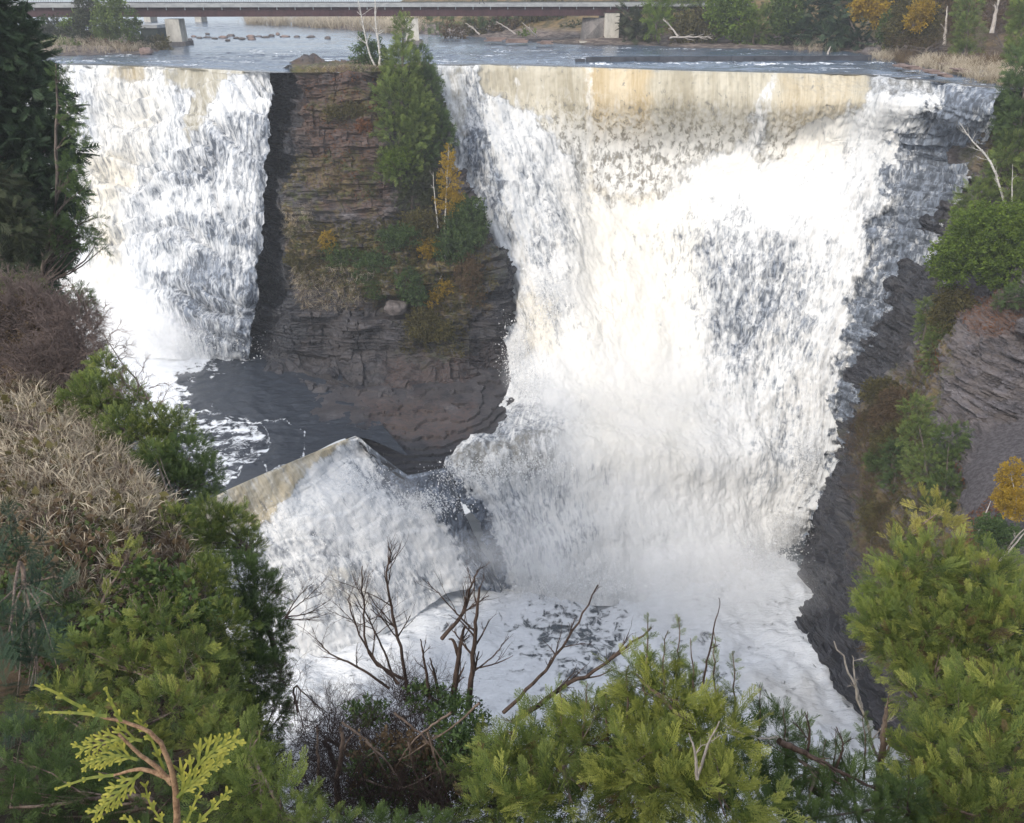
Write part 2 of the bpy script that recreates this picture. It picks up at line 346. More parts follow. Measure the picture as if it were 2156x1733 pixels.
# ---------------- right falls ----------------
def right_falls():
    top = [880, 925, 1010, 1100, 1240, 1400, 1560, 1700, 1820, 1950, 2040, 2105]
    rows = [  # (pxs), (pys), (Y per column)
     ([890, 935, 1018, 1105, 1242, 1400, 1560, 1698, 1815, 1940, 2035, 2105], [215, 215, 215, 215, 218, 222, 225, 225, 215, 225, 235, 240], None),
     ([905, 950, 1035, 1120, 1245, 1400, 1550, 1680, 1790, 1915, 2010, 2080], [300, 300, 300, 305, 310, 315, 315, 310, 300, 300, 305, 310], [80.5, 80, 78.5, 78.5, 80, 79.3, 77.5, 74, 71.5, 68, 65.5, 63]),
     ([930, 970, 1055, 1140, 1252, 1390, 1525, 1650, 1760, 1880, 1975, 2040], [400]*12, [78.5, 77.5, 75.5, 76, 78.5, 78, 74.5, 71, 68.8, 66.3, 64.5, 62.2]),
     ([955, 1000, 1080, 1165, 1265, 1385, 1510, 1625, 1735, 1850, 1940, 2000], [500]*12, [76, 75, 73, 73, 75, 74.5, 71.5, 69, 67, 65, 63.3, 61.5]),
     ([985, 1040, 1110, 1190, 1285, 1390, 1505, 1615, 1715, 1815, 1890, 1945], [600]*12, [73.5, 72, 70.5, 70.5, 71.5, 71, 69, 67, 65.3, 63.3, 61.8, 60.3]),
     ([1050, 1090, 1140, 1215, 1300, 1395, 1500, 1605, 1695, 1780, 1830, 1880], [700]*12, [70, 69, 67.8, 67.5, 67.8, 67.5, 66.5, 65, 63.5, 62, 60.8, 59.5]),
     ([1070, 1110, 1160, 1230, 1310, 1400, 1500, 1600, 1685, 1755, 1800, 1835], [800]*12, [64.5, 64.5, 64.3, 64.2, 64.3, 64.3, 64, 63, 62, 60.8, 60, 59]),
     ([1010, 1080, 1150, 1230, 1310, 1400, 1500, 1600, 1680, 1745, 1775, 1800], [890, 880, 872, 875, 880, 885, 890, 895, 895, 895, 895, 895], [58, 59, 60, 60.3, 60.5, 60.8, 61, 60.8, 60.3, 59.7, 59, 58.3]),
     ([935, 1040, 1140, 1225, 1310, 1400, 1500, 1595, 1670, 1730, 1755, 1768], [972, 945, 915, 925, 940, 950, 960, 965, 970, 970, 965, 960], [52.6, 54.2, 55.8, 56.2, 56.5, 57, 57.8, 58.3, 58.6, 58.6, 58.3, 57.6]),
     ([975, 1070, 1155, 1235, 1315, 1400, 1495, 1580, 1650, 1705, 1735, 1755], [1060, 1050, 1035, 1040, 1050, 1055, 1050, 1045, 1040, 1030, 1025, 1020], [51.3, 52.6, 54, 54.5, 55, 55.6, 56.5, 57.2, 57.6, 57.6, 57.3, 56.8]),
     ([1025, 1100, 1175, 1245, 1320, 1400, 1485, 1560, 1625, 1670, 1700, 1720], [1160, 1160, 1150, 1150, 1155, 1150, 1140, 1130, 1115, 1095, 1080, 1070], [50, 50.8, 51.8, 52.3, 52.8, 53.4, 54.6, 55.6, 56.6, 57, 56.8, 56.4]),
     ([1060, 1130, 1200, 1260, 1330, 1400, 1475, 1545, 1605, 1650, 1680, 1698], [1250, 1262, 1272, 1275, 1278, 1270, 1250, 1225, 1195, 1165, 1145, 1135], None)]
    C = [[PZ(x, np.interp(x, crx, cry), 0.) for x in top]]
    C.append([PYZ(x, crestY(x)-.55, -.35) for x in top])
    for i, (xs, ys, Ys) in enumerate(rows):
        if Ys is None and i == 0: C.append([PY(x, y, crestY(t)-1.3-(1.5 if t > 1560 else 0)) for x, y, t in zip(xs, ys, top)])
        elif Ys is None: C.append([PZ(x, y, -34.3) for x, y in zip(xs, ys)])
        else: C.append([PY(x, y, Y) for x, y, Y in zip(xs, ys, Ys)])
    G = net(C, 620, 760); px, py, dep = proj(G); n = normals(G)
    J = lambda poly, fe, jit, s, js=.03: Pm(poly, px, py, fe, jit, js, s)
    foam = np.full(px.shape, .97)
    cur = J([(1003, 120), (1825, 140), (1825, 190), (1800, 235), (1700, 255), (1640, 340), (1600, 345), (1610, 230), (1570, 300), (1500, 320), (1440, 360), (1390, 415), (1300, 425), (1245, 395), (1185, 300), (1100, 228), (1025, 205)], 18, 20, 1)
    tan = cur*1.0; foam -= cur*.80
    cgrey = J([(1440, 200), (1610, 200), (1570, 320), (1500, 330), (1440, 370), (1360, 420), (1370, 250)], 22, 25, 2)+J([(1100, 240), (1240, 260), (1240, 400), (1180, 330)], 18, 20, 3)
    foam += cur*np.clip(cgrey, 0, 1)*.22
    for q_ in ([(1236, 138), (1246, 138), (1250, 400), (1232, 400)], [(1086, 134), (1092, 134), (1096, 260), (1082, 260)], [(1600, 200), (1632, 150), (1640, 150), (1615, 260), (1570, 330)]):
        w_ = J(q_, 4, 7, 31); foam += cur*w_*.5
    ls = J([(900, 120), (1000, 120), (1025, 215), (1010, 420), (940, 360)], 8, 20, 4); foam -= ls*.22; tan = np.maximum(tan, J([(930, 120), (975, 120), (985, 300), (950, 260)], 8, 10, 5)*.7)
    g = J([(985, 290), (1025, 270), (1065, 400), (1080, 500), (1040, 470), (1005, 400)], 10, 22, 6); foam -= g*.30
    g = J([(1090, 330), (1160, 340), (1200, 560), (1130, 560)], 30, 40, 7); foam -= g*.16
    g = J([(1450, 500), (1560, 430), (1700, 560), (1740, 600), (1700, 700), (1640, 830), (1560, 800), (1470, 700)], 40, 70, 8); foam -= g*.22
    g = J([(1500, 560), (1620, 500), (1660, 640), (1560, 760), (1500, 700)], 20, 40, 9); foam -= g*.10
    g = J([(1150, 590), (1185, 560), (1210, 700), (1160, 720)], 16, 20, 10)*.16+J([(1560, 930), (1680, 820), (1690, 960), (1600, 1080)], 25, 30, 11)*.14; foam -= g
    g = J([(1100, 960), (1260, 980), (1260, 1140), (1160, 1200), (1080, 1090)], 25, 35, 12); foam -= g*.20
    # exposed wet rock on the right shoulder
    rk = J([(1960, 150), (2200, 160), (2200, 420), (2020, 620), (1880, 760), (1860, 900), (1820, 1010), (1700, 1200), (1735, 1000), (1762, 890), (1772, 760), (1800, 640), (1850, 430), (1890, 300), (1975, 215)], 14, 38, 13)
    foam -= rk*.50
    rk2 = J([(1990, 200), (2060, 190), (2030, 330), (1960, 470), (1900, 560), (1860, 610), (1905, 430), (1960, 290)], 10, 26, 14); foam -= rk2*.16
    rk3 = J([(1800, 640), (1870, 640), (1830, 730), (1770, 760), (1790, 690)], 6, 10, 15)+J([(1775, 760), (1850, 720), (1810, 900), (1790, 960), (1765, 900)], 8, 10, 16); foam -= np.clip(rk3, 0, 1)*.12
    br = J([(2065, 230), (2110, 240), (2060, 400), (1990, 520), (1890, 600), (1830, 650), (1860, 560), (1960, 470), (2030, 380)], 8, 22, 17); foam += br*.14
    pc = J([(1825, 150), (1960, 165), (1965, 195), (1890, 205), (1830, 195)], 4, 6, 18); foam -= pc*.34; tan = np.maximum(tan, pc*.25)
    # bare rock diagonal in the lower tier
    lr = J([(870, 1000), (960, 1010), (1010, 1060), (1050, 1150), (1075, 1240), (1050, 1250), (1000, 1150), (950, 1060), (900, 1050)], 6, 14, 19, .05); foam -= lr*.72
    lr2 = J([(930, 960), (1060, 985), (1075, 1040), (1090, 1150), (1090, 1230), (1045, 1170), (1010, 1060), (940, 1000)], 12, 26, 20); foam -= lr2*.20
    g = J([(940, 950), (1180, 890), (1180, 960), (1130, 1000), (1060, 1010), (950, 985)], 8, 12, 21); foam -= g*.22; tan = np.maximum(tan, g*.35)
    g = J([(1000, 880), (1100, 850), (1180, 860), (1200, 905), (1060, 945), (960, 970)], 12, 16, 22); foam -= g*.30
    soft = np.clip(J([(1150, 560), (1420, 520), (1500, 800), (1640, 960), (1700, 1300), (1100, 1300), (1180, 1100), (1120, 800)], 70, 40, 23)+J([(1250, 400), (1430, 400), (1500, 330), (1620, 320), (1750, 300), (1780, 480), (1500, 480), (1250, 520)], 30, 20, 24), 0, 1)  # mist veil put into the colour: whiter, smoother water
    foam += soft*.12
    cream = np.clip(.14+J([(1200, 400), (1460, 420), (1450, 1000), (1230, 1000)], 90, 20, 25)*.6+J([(1100, 600), (1160, 640), (1180, 760), (1110, 740)], 20, 20, 26)*.7+J([(1640, 160), (1800, 160), (1780, 330), (1640, 340)], 20, 15, 27)*.4+J([(1240, 130), (1370, 140), (1370, 430), (1240, 400)], 16, 8, 28)*.9, 0, 1)
    vv = np.linspace(0, 1, G.shape[0])[:, None]; fade = ss(.0, .09, vv)
    rock = np.clip(rk+lr+rk3, 0, 1); FL = flowattr(G); rope = fbm(FL*np.array([.33, .05, 0])+.6*noise(FL*.12)[..., None], 4)
    st = strata(G)
    zt = G[..., 2]+1.5*noise(G*np.array([.1, .1, 0])+9); led = 0
    for h, a in ((5.2, .9), (1.9, .5), (.8, .25)):
        k = -(zt/h); f_ = k-np.floor(k); led = led+a*(.5-f_)*ss(0, .12, f_)
    lump = fbm(G*np.array([.34, .34, .13]), 5, .5)+.5*soft*ss(.3, .7, np.linspace(0, 1, G.shape[0]))[:, None]*fbm(G*np.array([.45, .45, .45])+31, 5, .55); stre = fbm(G*np.array([2.2, 2.2, .28]), 2)
    D = fade*(1-cur)*((1-rock)*(.55*rope*(1-.85*soft)*ss(.95, .55, vv)+.50*lump*(1-.3*soft)+.07*stre*(1-.6*soft)+.15*led*(1-soft)+.02*fbm(G*2.3, 3)*(1-soft))+rock*(st*1.1+led*1.1))+cur*(.09*stre*ss(0, .02, vv)+.05*fbm(G*np.array([2, 2, 1.4]), 2)*ss(.02, .08, vv))
    G2 = G+n*D[..., None]
    gap = np.clip((py-np.interp(px, crx, cry)-25)/120, 0, 1.25)*cur
    return gridmesh('waterfall', G2, M_FALL, dict(foam=np.clip(foam, 0, 1.15), tan=np.clip(tan, 0, 1), gap=gap, cream=cream, soft=soft, flow=flowattr(G)), mask=edge_mask(G, .012, .02))
tag(struct(right_falls()), 'broad horseshoe waterfall right of the rock island')

# ---------------- weir and lower-left cascade ----------------
WEIR = [(380, 1085), (480, 1031), (565, 993), (650, 957), (748, 918)]
def cascade():
    A = [PZ(x, y, -23.0) for x, y in WEIR]+[PZ(788, 948, -23.5), PZ(858, 1000, -24.5), PZ(945, 983, -24.3)]
    A1 = [PZ(x, y, -23.15)+np.array([.15, -.3, 0]) for x, y in WEIR]+[PZ(792, 956, -23.8), PZ(862, 1008, -24.7), PZ(948, 990, -24.5)]
    B = [PZ(*q) for q in ((400, 1160, -25.6), (505, 1098, -25.4), (600, 1055, -25.1), (690, 1005, -24.8), (768, 945, -24.2), (815, 985, -24.8), (875, 1022, -25.3), (955, 1010, -25.3))]
    Cc = [PZ(*q) for q in ((430, 1215, -27), (530, 1150, -26.8), (630, 1105, -26.2), (730, 1040, -25.4), (800, 1000, -25.2), (850, 1030, -25.6), (905, 1060, -26.4), (970, 1060, -27))]
    D = [PZ(*q) for q in ((480, 1300, -30.5), (580, 1240, -30), (690, 1190, -29), (790, 1130, -28), (860, 1090, -27.4), (915, 1100, -28), (960, 1140, -29.5), (1010, 1150, -30.5))]
    E = [PZ(*q) for q in ((530, 1400, -34.3), (640, 1390, -34.3), (760, 1360, -34.3), (870, 1300, -33.6), (940, 1250, -33), (990, 1240, -33), (1040, 1245, -33.6), (1070, 1255, -34.3))]
    G = net([A, A1, B, Cc, D, E], 330, 330)*.25+net([A, A1, B, Cc, D, E], 330, 330, True)*.75; px, py, dep = proj(G); n = normals(G)
    J = lambda poly, fe, jit, s: Pm(poly, px, py, fe, jit, .04, s)
    foam = np.full(px.shape, 1.0); vv = np.linspace(0, 1, 330)[:, None]
    curt = J([(370, 1070), (480, 1022), (650, 948), (742, 910), (738, 930), (680, 965), (630, 1010), (600, 1060), (560, 1100), (500, 1115), (400, 1180)], 8, 10, 1)
    foam -= curt*.58; tan = curt*.95
    foam -= J([(752, 910), (800, 944), (862, 994), (862, 1012), (800, 975), (750, 930)], 7, 6, 9)*.42
    foam -= J([(790, 950), (820, 975), (870, 1000), (960, 990), (975, 1030), (930, 1050), (860, 1050), (815, 1030), (785, 985)], 16, 18, 2)*.30
    dk = J([(785, 940), (860, 990), (960, 975), (960, 1012), (905, 1025), (860, 1034), (805, 1005), (785, 965)], 10, 10, 3); foam -= dk*.42
    foam -= J([(880, 1020), (960, 1020), (1050, 1150), (1075, 1255), (1010, 1255), (960, 1150)], 10, 16, 4)*.6
    foam -= J([(560, 1150), (700, 1130), (900, 1230), (800, 1290), (620, 1250)], 40, 50, 5)*.26; foam -= J([(740, 960), (830, 1010), (860, 1060), (780, 1050)], 20, 30, 8)*.2
    cream = J([(690, 1200), (760, 1190), (800, 1260), (740, 1280), (690, 1240)], 14, 14, 6)*.9+curt*.5
    soft = J([(560, 1080), (700, 1040), (760, 1150), (600, 1200)], 40, 20, 7)*.6
    fade = ss(.06, .2, vv)
    D_ = fade*((.30*fbm(G*np.array([.5, .5, .4]), 4, .5)+.05*fbm(G*2.2, 3))*(1-.7*dk))
    k = -(G[..., 2]+.8*noise(G*.2))/1.3; f_ = k-np.floor(k); D_ += fade*.2*(.5-f_)*ss(0, .15, f_)*(1-curt)
    return gridmesh('cascade', G+n*D_[..., None], M_FALL, dict(foam=foam, tan=tan, gap=curt*.1, cream=cream, soft=soft, flow=flowattr(G)))
tag(struct(cascade()), 'low slanting weir spilling into white rapids below the pool')

# ---------------- plunge pool above the weir ----------------
def pool():
    z = -23.05
    r0 = [PZ(x, y, z) for x, y in ((-60, 640), (60, 672), (200, 700), (330, 715), (450, 720), (560, 730), (700, 770))]
    r1 = [PZ(x, y, z) for x, y in ((250, 1160), (370, 1090), (480, 1032), (565, 994), (650, 958), (748, 920), (860, 960))]
    G = net([r0, (np.array(r0)+np.array(r1))/2, r1], 260, 300); px, py, dep = proj(G)
    J = lambda poly, fe, jit, s: Pm(poly, px, py, fe, jit, .03, s)
    foam = J([(-100, 600), (560, 740), (500, 770), (400, 800), (410, 850), (480, 890), (470, 930), (300, 1000), (-100, 1000)], 35, 40, 1)*.62
    foam += J([(-100, 600), (520, 730), (440, 760), (370, 790), (360, 880), (200, 900)], 30, 30, 2)*.5
    ring = J([(380, 870), (540, 888), (575, 930), (540, 970), (500, 1000), (470, 1030), (380, 1040)], 10, 10, 3); foam = np.maximum(foam, ring*.64); rim = np.exp(-((sdf([(380, 865), (480, 872), (545, 892), (572, 930), (530, 975), (480, 1010), (300, 1080)], px, py)+9*noise(np.stack([px*.035, py*.035, px*0+4], -1)))/4.5)**2); foam = np.maximum(foam, .68*rim)
    ring2 = np.exp(-((sdf([(530, 890), (600, 885), (640, 910), (640, 960), (560, 1000)], px, py)+8*noise(np.stack([px*.03, py*.03, px*0], -1)))/4)**2); foam = np.maximum(foam, .62*ring2)
    foam = np.maximum(foam, .44*ss(60, 0, np.abs(px*.45+py-1260))*0)
    G[..., 2] += .07*fbm(G*np.array([.9, .9, 0]), 4)+.15*foam*fbm(G*np.array([.6, .6, 0])+4, 4)
    G[-12:, :, 2] = z
    return gridmesh('plunge_pool', G, M_POOL, dict(foam=foam, tan=0*foam, cream=0*foam))
struct(pool())

# ---------------- lower river ----------------
def lower():
    xs = np.linspace(-45, 40, 420); ys = np.linspace(24, 62, 300); X, Y = np.meshgrid(xs, ys)
    G = np.stack([X, Y, np.full_like(X, -34.)], -1); px, py, dep = proj(G)
    J = lambda poly, fe, jit, s: Pm(poly, px, py, fe, jit, .02, s)
    foam = np.full(X.shape, 1.0)
    foam -= J([(1100, 1300), (1250, 1270), (1330, 1330), (1320, 1420), (1180, 1430), (1120, 1380)], 30, 50, 1)*.26
    foam -= J([(560, 1180), (720, 1180), (700, 1260), (600, 1260)], 30, 30, 2)*.28
    foam -= J([(1600, 1120), (1720, 1120), (1730, 1230), (1680, 1200), (1630, 1160)], 8, 14, 3)*.5
    cream = J([(680, 1200), (780, 1200), (830, 1300), (740, 1300)], 20, 20, 4)*.8+J([(1560, 1420), (1720, 1430), (1760, 1520), (1600, 1540)], 40, 20, 5)*.35
    fo = fbm(G*np.array([.22, .22, 0]), 5, .6)
    G[..., 2] += .6*fo*foam+.08*fbm(G*np.array([1.3, 1.3, 0])+8, 3)
    return gridmesh('lower_river', G, M_LOW, dict(foam=foam, tan=foam*0, cream=cream))
struct(lower())

# ---------------- upper river ----------------
def upper():
    pxs = np.concatenate([np.linspace(-900, -260, 12)[:-1], np.linspace(-260, 2420, 620), np.linspace(2420, 3200, 12)[1:]])
    Yc = crestY(pxs); t = np.linspace(0, 1, 300)**1.5
    Ys = Yc[None]+(900-Yc[None])*t[:, None]*(t[:, None]*.75+.25)
    G = PYZ(np.broadcast_to(pxs, Ys.shape), Ys, np.zeros_like(Ys)); px, py, dep = proj(G)
    J = lambda poly, fe, jit, s, js=.03: Pm(poly, px, py, fe, jit, js, s)
    nx = np.stack([px*.006, py*.22, px*0], -1)
    foam = .56*ss(-.3, .5, fbm(nx, 4, .6))*ss(60, 110, py)*ss(0, 5, np.interp(px, crx, cry)-py+4)  # foam streaks, raised to put bright sky reflection into the colour too
    bl = ss(15, 0, np.abs(py-136-(px-1240)*.004))*ss(1200, 1240, px)*ss(1860, 1800, px)
    bl = ss(4.5, 0, np.abs(py-134.5))*ss(1215, 1250, px)*ss(1840, 1780, px); foam = np.maximum(foam, .68*bl)
    foam = np.maximum(foam, .62*ss(2.5, 0, np.abs(py-146-0*px))*ss(1800, 1840, px)*ss(1960, 1900, px))
    foam = np.maximum(foam, J([(930, 128), (1000, 122), (1200, 128), (1225, 140), (1080, 133)], 2, 3, 3, .05)*.42)
    foam = np.maximum(foam, J([(380, 84), (560, 82), (740, 92), (740, 100), (400, 98)], 3, 6, 4)*.30)
    dist = np.clip((Ys-Yc[None])/3, 0, 1)
    G[..., 2] += dist*(.10*fbm(np.stack([G[..., 0]*.25, G[..., 1]*.7, 0*px], -1), 4, .6))*(1+1.5*bl)
    return gridmesh('river', G, M_RIVER, dict(foam=foam, tan=ss(5, 0, np.interp(px, crx, cry)-py)*.7, cream=foam*0))
struct(upper())

# ---------------- banks upstream ----------------
LB = [(-700, 135), (60, 123), (130, 118), (250, 116.5), (330, 113), (352, 107), (335, 98), (345, 88), (320, 79), (290, 72), (200, 66), (-100, 62), (-700, 62)]
RB = [(2500, 226), (2200, 199), (2110, 183), (2040, 163), (1960, 146), (1880, 128), (1835, 116), (1800, 112), (1700, 107), (1560, 104), (1400, 100), (1340, 96), (1230, 96), (1150, 90), (1000, 79), (900, 74), (850, 70), (760, 66), (650, 57), (600, 54), (720, 50), (900, 42), (1100, 34), (2600, 30), (3600, 60), (3600, 260)]
def toxy(poly): return [tuple(PZ(x, y, 0.)[:2]) for x, y in poly]
LBw = toxy(LB); RBw = toxy(RB)
def bank_h(X, Y):
    P = np.stack([X, Y, 0*X], -1)
    jit = 1.2*fbm(P*.16, 4, .6)
    a = sdf(LBw, X, Y)+jit*.6; b = sdf(RBw, X, Y)+jit*.6
    ha = -1.2+1.35*ss(-1.5, .8, a)+.9*ss(1, 14, a)+.25*fbm(P*.3, 4)*ss(0, 2, a)
    hb = -1.2+1.5*ss(-1.2, 1.2, b)+5.5*ss(1, 26, b)+14*ss(15, 90, b)*ss(60, 150, X+Y*.4)+.35*fbm(P*.3, 4)*ss(0, 2, b)
    return np.maximum(ha, hb)
def banks():
    for nm, (x0, x1, y0, y1, nx, ny) in dict(river_bank=(-120, 150, 58, 210, 620, 400)).items():
        X, Y = np.meshgrid(np.linspace(x0, x1, nx), np.linspace(y0, y1, ny)); Z = bank_h(X, Y)
        front = crestY(CX+F*X/(Y*CT+6*ST)); ok = Y > front+.6
        G = np.stack([X, Y, np.where(ok, Z, -1.3)], -1)
        st = ss(.0, .5, Z)*ss(2.2, .6, Z)
        Z2 = np.where((Z > .05) & (Z < 2.5), np.floor(Z/.28)*.28+.1*noise(G*2), Z); G[..., 2] = np.where(ok, Z*.4+Z2*.6, -1.3)
        m = (G[..., 2] > -1.1) & ok
        px, py, d = proj(G)
        o = gridmesh(nm, G, M_BANK, dict(wet=ss(.35, .0, Z)*.8, veg=ss(.9, 1.6, Z), rust=.5*ss(0, .4, noise(G*.15))), mask=m); struct(o)
banks()
M_BANK.node_tree.nodes.clear()
def _mb():
    t = NT(M_BANK.node_tree); p = t.obj(); a = t.noise(p, .6, 9, .65); b = t.noise(t.scale(p, (.5, .5, 4)), 2., 7, .6)
    rock = t.mix(t.mapr(b, .4, .62), (.07, .055, .05), (.22, .18, .155)); g = t.mix(t.mapr(a, .4, .6), (.07, .06, .025), (.20, .14, .07))
    c = t.mix(t.math('MULTIPLY', t.attr('veg'), t.mapr(a, .3, .45)), rock, g); c = t.mix(t.attr('wet'), c, (.03, .028, .03))
    t.out(t.bsdf(c, .9, t.bump(t.math('ADD', a, b), .8, .2)))
_mb()
# far ground to the horizon, cut round the river by distance
def far_ground():
    V = []; ang = np.linspace(-2.4, 2.4, 97); rad = [760, 850, 950, 1050, 1150, 1250]
    A, Rr = np.meshgrid(ang, rad); X = Rr*np.sin(A); Y = Rr*np.cos(A)
    Z = .9+.02*(Rr-760)*ss(0, 1, np.abs(A))*.3+2*noise(np.stack([X*.01, Y*.01, 0*X], -1)); Z[0] = -1
    struct(gridmesh('ground', np.stack([X, Y, Z], -1), M_BANK, dict(wet=0*X, veg=0*X+1, rust=0*X)))
far_ground()

# ---------------- the rock island ----------------
def island():
    def T(x, Y): return PYZ(x, Y, .25)
    C = []
    # back of the top, front of the top, then rows down the face. columns: recess wall, corner, face..., right flank
    xs0 = [590, 600, 625, 700, 780, 850, 900, 912]; xs0 = [x-(26 if i == 0 else 0) for i, x in enumerate(xs0)]; C.append([PYZ(x, 86, -.4) for x in xs0])
    C.append([PYZ(x, y, z) for x, y, z in zip(xs0, [80, 77.5, 76.6, 76.6, 76.8, 78.5, 80.5, 82.5], [.05, .1, .35, .45, .45, .4, .3, -.5])])
    def row(xs, y, Ys): C.append([PY(xs[0]-34, y, Ys[0]+2.2)]+[PY(x, y, Y) for x, Y in zip(xs, Ys)][1:])
    row([566, 600, 622, 700, 790, 860, 905, 912], 160, [77.6, 77, 75.3, 75.2, 75.4, 76.6, 78.8, 82])
    row([566, 604, 630, 700, 800, 880, 925, 935], 240, [77.2, 76.6, 74.2, 74.2, 74.2, 75.4, 77.6, 81])
    row([566, 600, 610, 690, 800, 890, 950, 958], 330, [76.4, 75.6, 73.2, 73, 73, 74.2, 76.4, 80])
    row([560, 582, 592, 690, 800, 900, 985, 992], 420, [75.6, 74.8, 72.2, 71.8, 71.8, 72.6, 74.4, 78])
    row([550, 580, 592, 690, 800, 910, 1022, 1030], 500, [74.6, 73.6, 71.2, 70.6, 70.4, 70.8, 72, 77])
    row([540, 575, 592, 690, 800, 920, 1062, 1078], 572, [73.4, 72.4, 70.4, 69.4, 69, 69, 70, 75])
    row([530, 560, 592, 690, 800, 930, 1070, 1085], 640, [72.4, 71.6, 70, 69, 68.4, 68.2, 69.4, 74])
    row([522, 550, 592, 690, 800, 930, 1060, 1110], 705, [71.4, 70.8, 69.6, 68.6, 68, 67.8, 68.8, 71.5])
    row([512, 550, 600, 690, 800, 930, 1050, 1118], 760, [70.2, 69.6, 68.6, 67.6, 67, 66.8, 67.4, 69])
    C.append([PZ(x, y, z) for x, y, z in zip([510, 550, 610, 690, 800, 930, 1040, 1100], [778, 790, 812, 822, 826, 815, 790, 770], [-23.3]*8)])
    C.append([PZ(x, y, z) for x, y, z in zip([500, 540, 600, 690, 800, 930, 1040, 1100], [800, 812, 835, 845, 850, 838, 810, 790], [-24.2]*8)])
    G = net(C, 620, 520); px, py, dep = proj(G); n = normals(G)
    J = lambda poly, fe, jit, s: Pm(poly, px, py, fe, jit, .03, s)
    wet = J([(500, 140), (606, 140), (628, 250), (622, 320), (600, 370), (598, 520), (605, 600), (655, 690), (625, 790), (500, 800)], 8, 14, 1)
    wet = np.maximum(wet, J([(1000, 480), (1200, 480), (1200, 900), (960, 800), (1010, 640), (990, 560)], 30, 30, 2)*.9)  # wet right flank; its shade is put into this dark tone too
    wet = np.maximum(wet, J([(500, 600), (1200, 700), (1200, 900), (500, 900)], 60, 40, 3)*.6)
    veg = J([(590, 450), (660, 440), (700, 480), (900, 470), (1010, 440), (1050, 560), (1000, 640), (930, 700), (860, 650), (700, 610), (600, 580)], 20, 40, 4)
    veg = np.maximum(veg, .7*J([(660, 205), (780, 190), (800, 260), (700, 260), (640, 240)], 12, 30, 5))
    veg = np.maximum(veg, .8*J([(600, 330), (780, 330), (800, 420), (600, 400)], 14, 40, 6)); veg = np.maximum(veg, J([(850, 640), (980, 640), (980, 760), (850, 740)], 20, 30, 7)*.8)
    top = ss(-.3, .1, G[..., 2]); veg = np.maximum(veg, top)
    rust = np.maximum(.7*J([(600, 150), (800, 150), (800, 450), (700, 450), (640, 300), (600, 260)], 20, 50, 8), .8*J([(820, 760), (1100, 720), (1080, 830), (800, 840)], 20, 30, 9))
    side = ss(-26, -20, -G[..., 2]*0-G[..., 2]*-1)
    st = strata(G, ((2.1, .75, .3), (.8, .42, .5), (.3, .2, 1.0), (.13, .09, 1.8)))
    D = st*(1-top)*1.3-.9*J([(500, 140), (606, 140), (628, 250), (622, 320), (600, 370), (598, 520), (605, 600), (560, 700), (500, 700)], 10, 10, 21)+.35*fbm(G*.35, 4)*(1-top*.5)
    D *= ss(0, .03, np.linspace(0, 1, 520))[None]
    G2 = G+n*D[..., None]
    o = gridmesh('rock_island', G2, M_ROCK, dict(wet=wet, veg=veg, rust=rust), smooth=False); return o, G2, px, py
isl, IG, IPX, IPY = island(); struct(isl)

# ---------------- the flat ledge between pool and lower falls ----------------
def ledge():
    R0 = [PZ(*q) for q in ((470, 760, -23.6), (620, 800, -23.3), (720, 812, -22.9), (820, 812, -22.8), (940, 800, -22.8), (1020, 775, -22.9), (1098, 740, -23))]
    R1 = [PZ(*q) for q in ((490, 820, -23.7), (640, 850, -23.25), (720, 860, -22.9), (820, 865, -22.8), (940, 860, -22.9), (1015, 840, -23), (1088, 810, -23.3))]
    R2 = [PZ(*q) for q in ((560, 880, -23.7), (660, 885, -23.2), (735, 905, -23.1), (830, 920, -23.3), (940, 920, -23.3), (1010, 900, -23.5), (1080, 870, -23.8))]
    R3 = [PZ(*q) for q in ((690, 900, -23.7), (720, 915, -23.3), (765, 935, -23.6), (840, 972, -24.0), (940, 958, -23.9), (1010, 945, -24), (1075, 925, -24.3))]
    R4 = [PZ(*q) for q in ((725, 916, -23.9), (747, 921, -23.6), (790, 955, -24.1), (859, 1006, -24.95), (950, 988, -24.7), (1030, 965, -24.8), (1085, 945, -25))]
    R5 = [q+np.array([0, .9, -3.2]) for q in R4]
    G = net([R0, R1, R2, R3, R4, R5], 300, 420); px, py, d = proj(G); n = normals(G)
    J = lambda poly, fe, jit, s: Pm(poly, px, py, fe, jit, .03, s)
    z0 = G[..., 2]; w = z0+.25*fbm(G*np.array([.3, .3, 0]), 4)+.06*fbm(G*np.array([1.5, 1.5, 0]), 3)
    vv = np.linspace(0, 1, 300)[:, None]; flat = ss(.86, .78, vv)
    G[..., 2] = np.where(flat > 0, np.floor(w/.24)*.24*.85+w*.15, w)
    G = G+n*(strata(G)*.5*(1-flat))[..., None]
    rust = J([(760, 830), (1000, 850), (1000, 930), (850, 960), (800, 900)], 25, 30, 1)
    wet = np.clip(.55+.4*J([(400, 700), (640, 860), (760, 900), (860, 960), (1060, 900), (1120, 700), (1300, 700), (1300, 1100), (700, 1100), (400, 1000)], 45, 30, 2)-.15*rust, 0, 1); rust = rust*.55
    wk = J([(680, 880), (780, 900), (960, 950), (1080, 920), (1100, 1100), (700, 1100)], 22, 14, 3); wet = np.maximum(wet, wk); rust = rust*(1-wk)
    return gridmesh('rock_ledge', G, M_ROCK, dict(wet=wet, veg=wet*0, rust=rust), smooth=False)
struct(ledge())

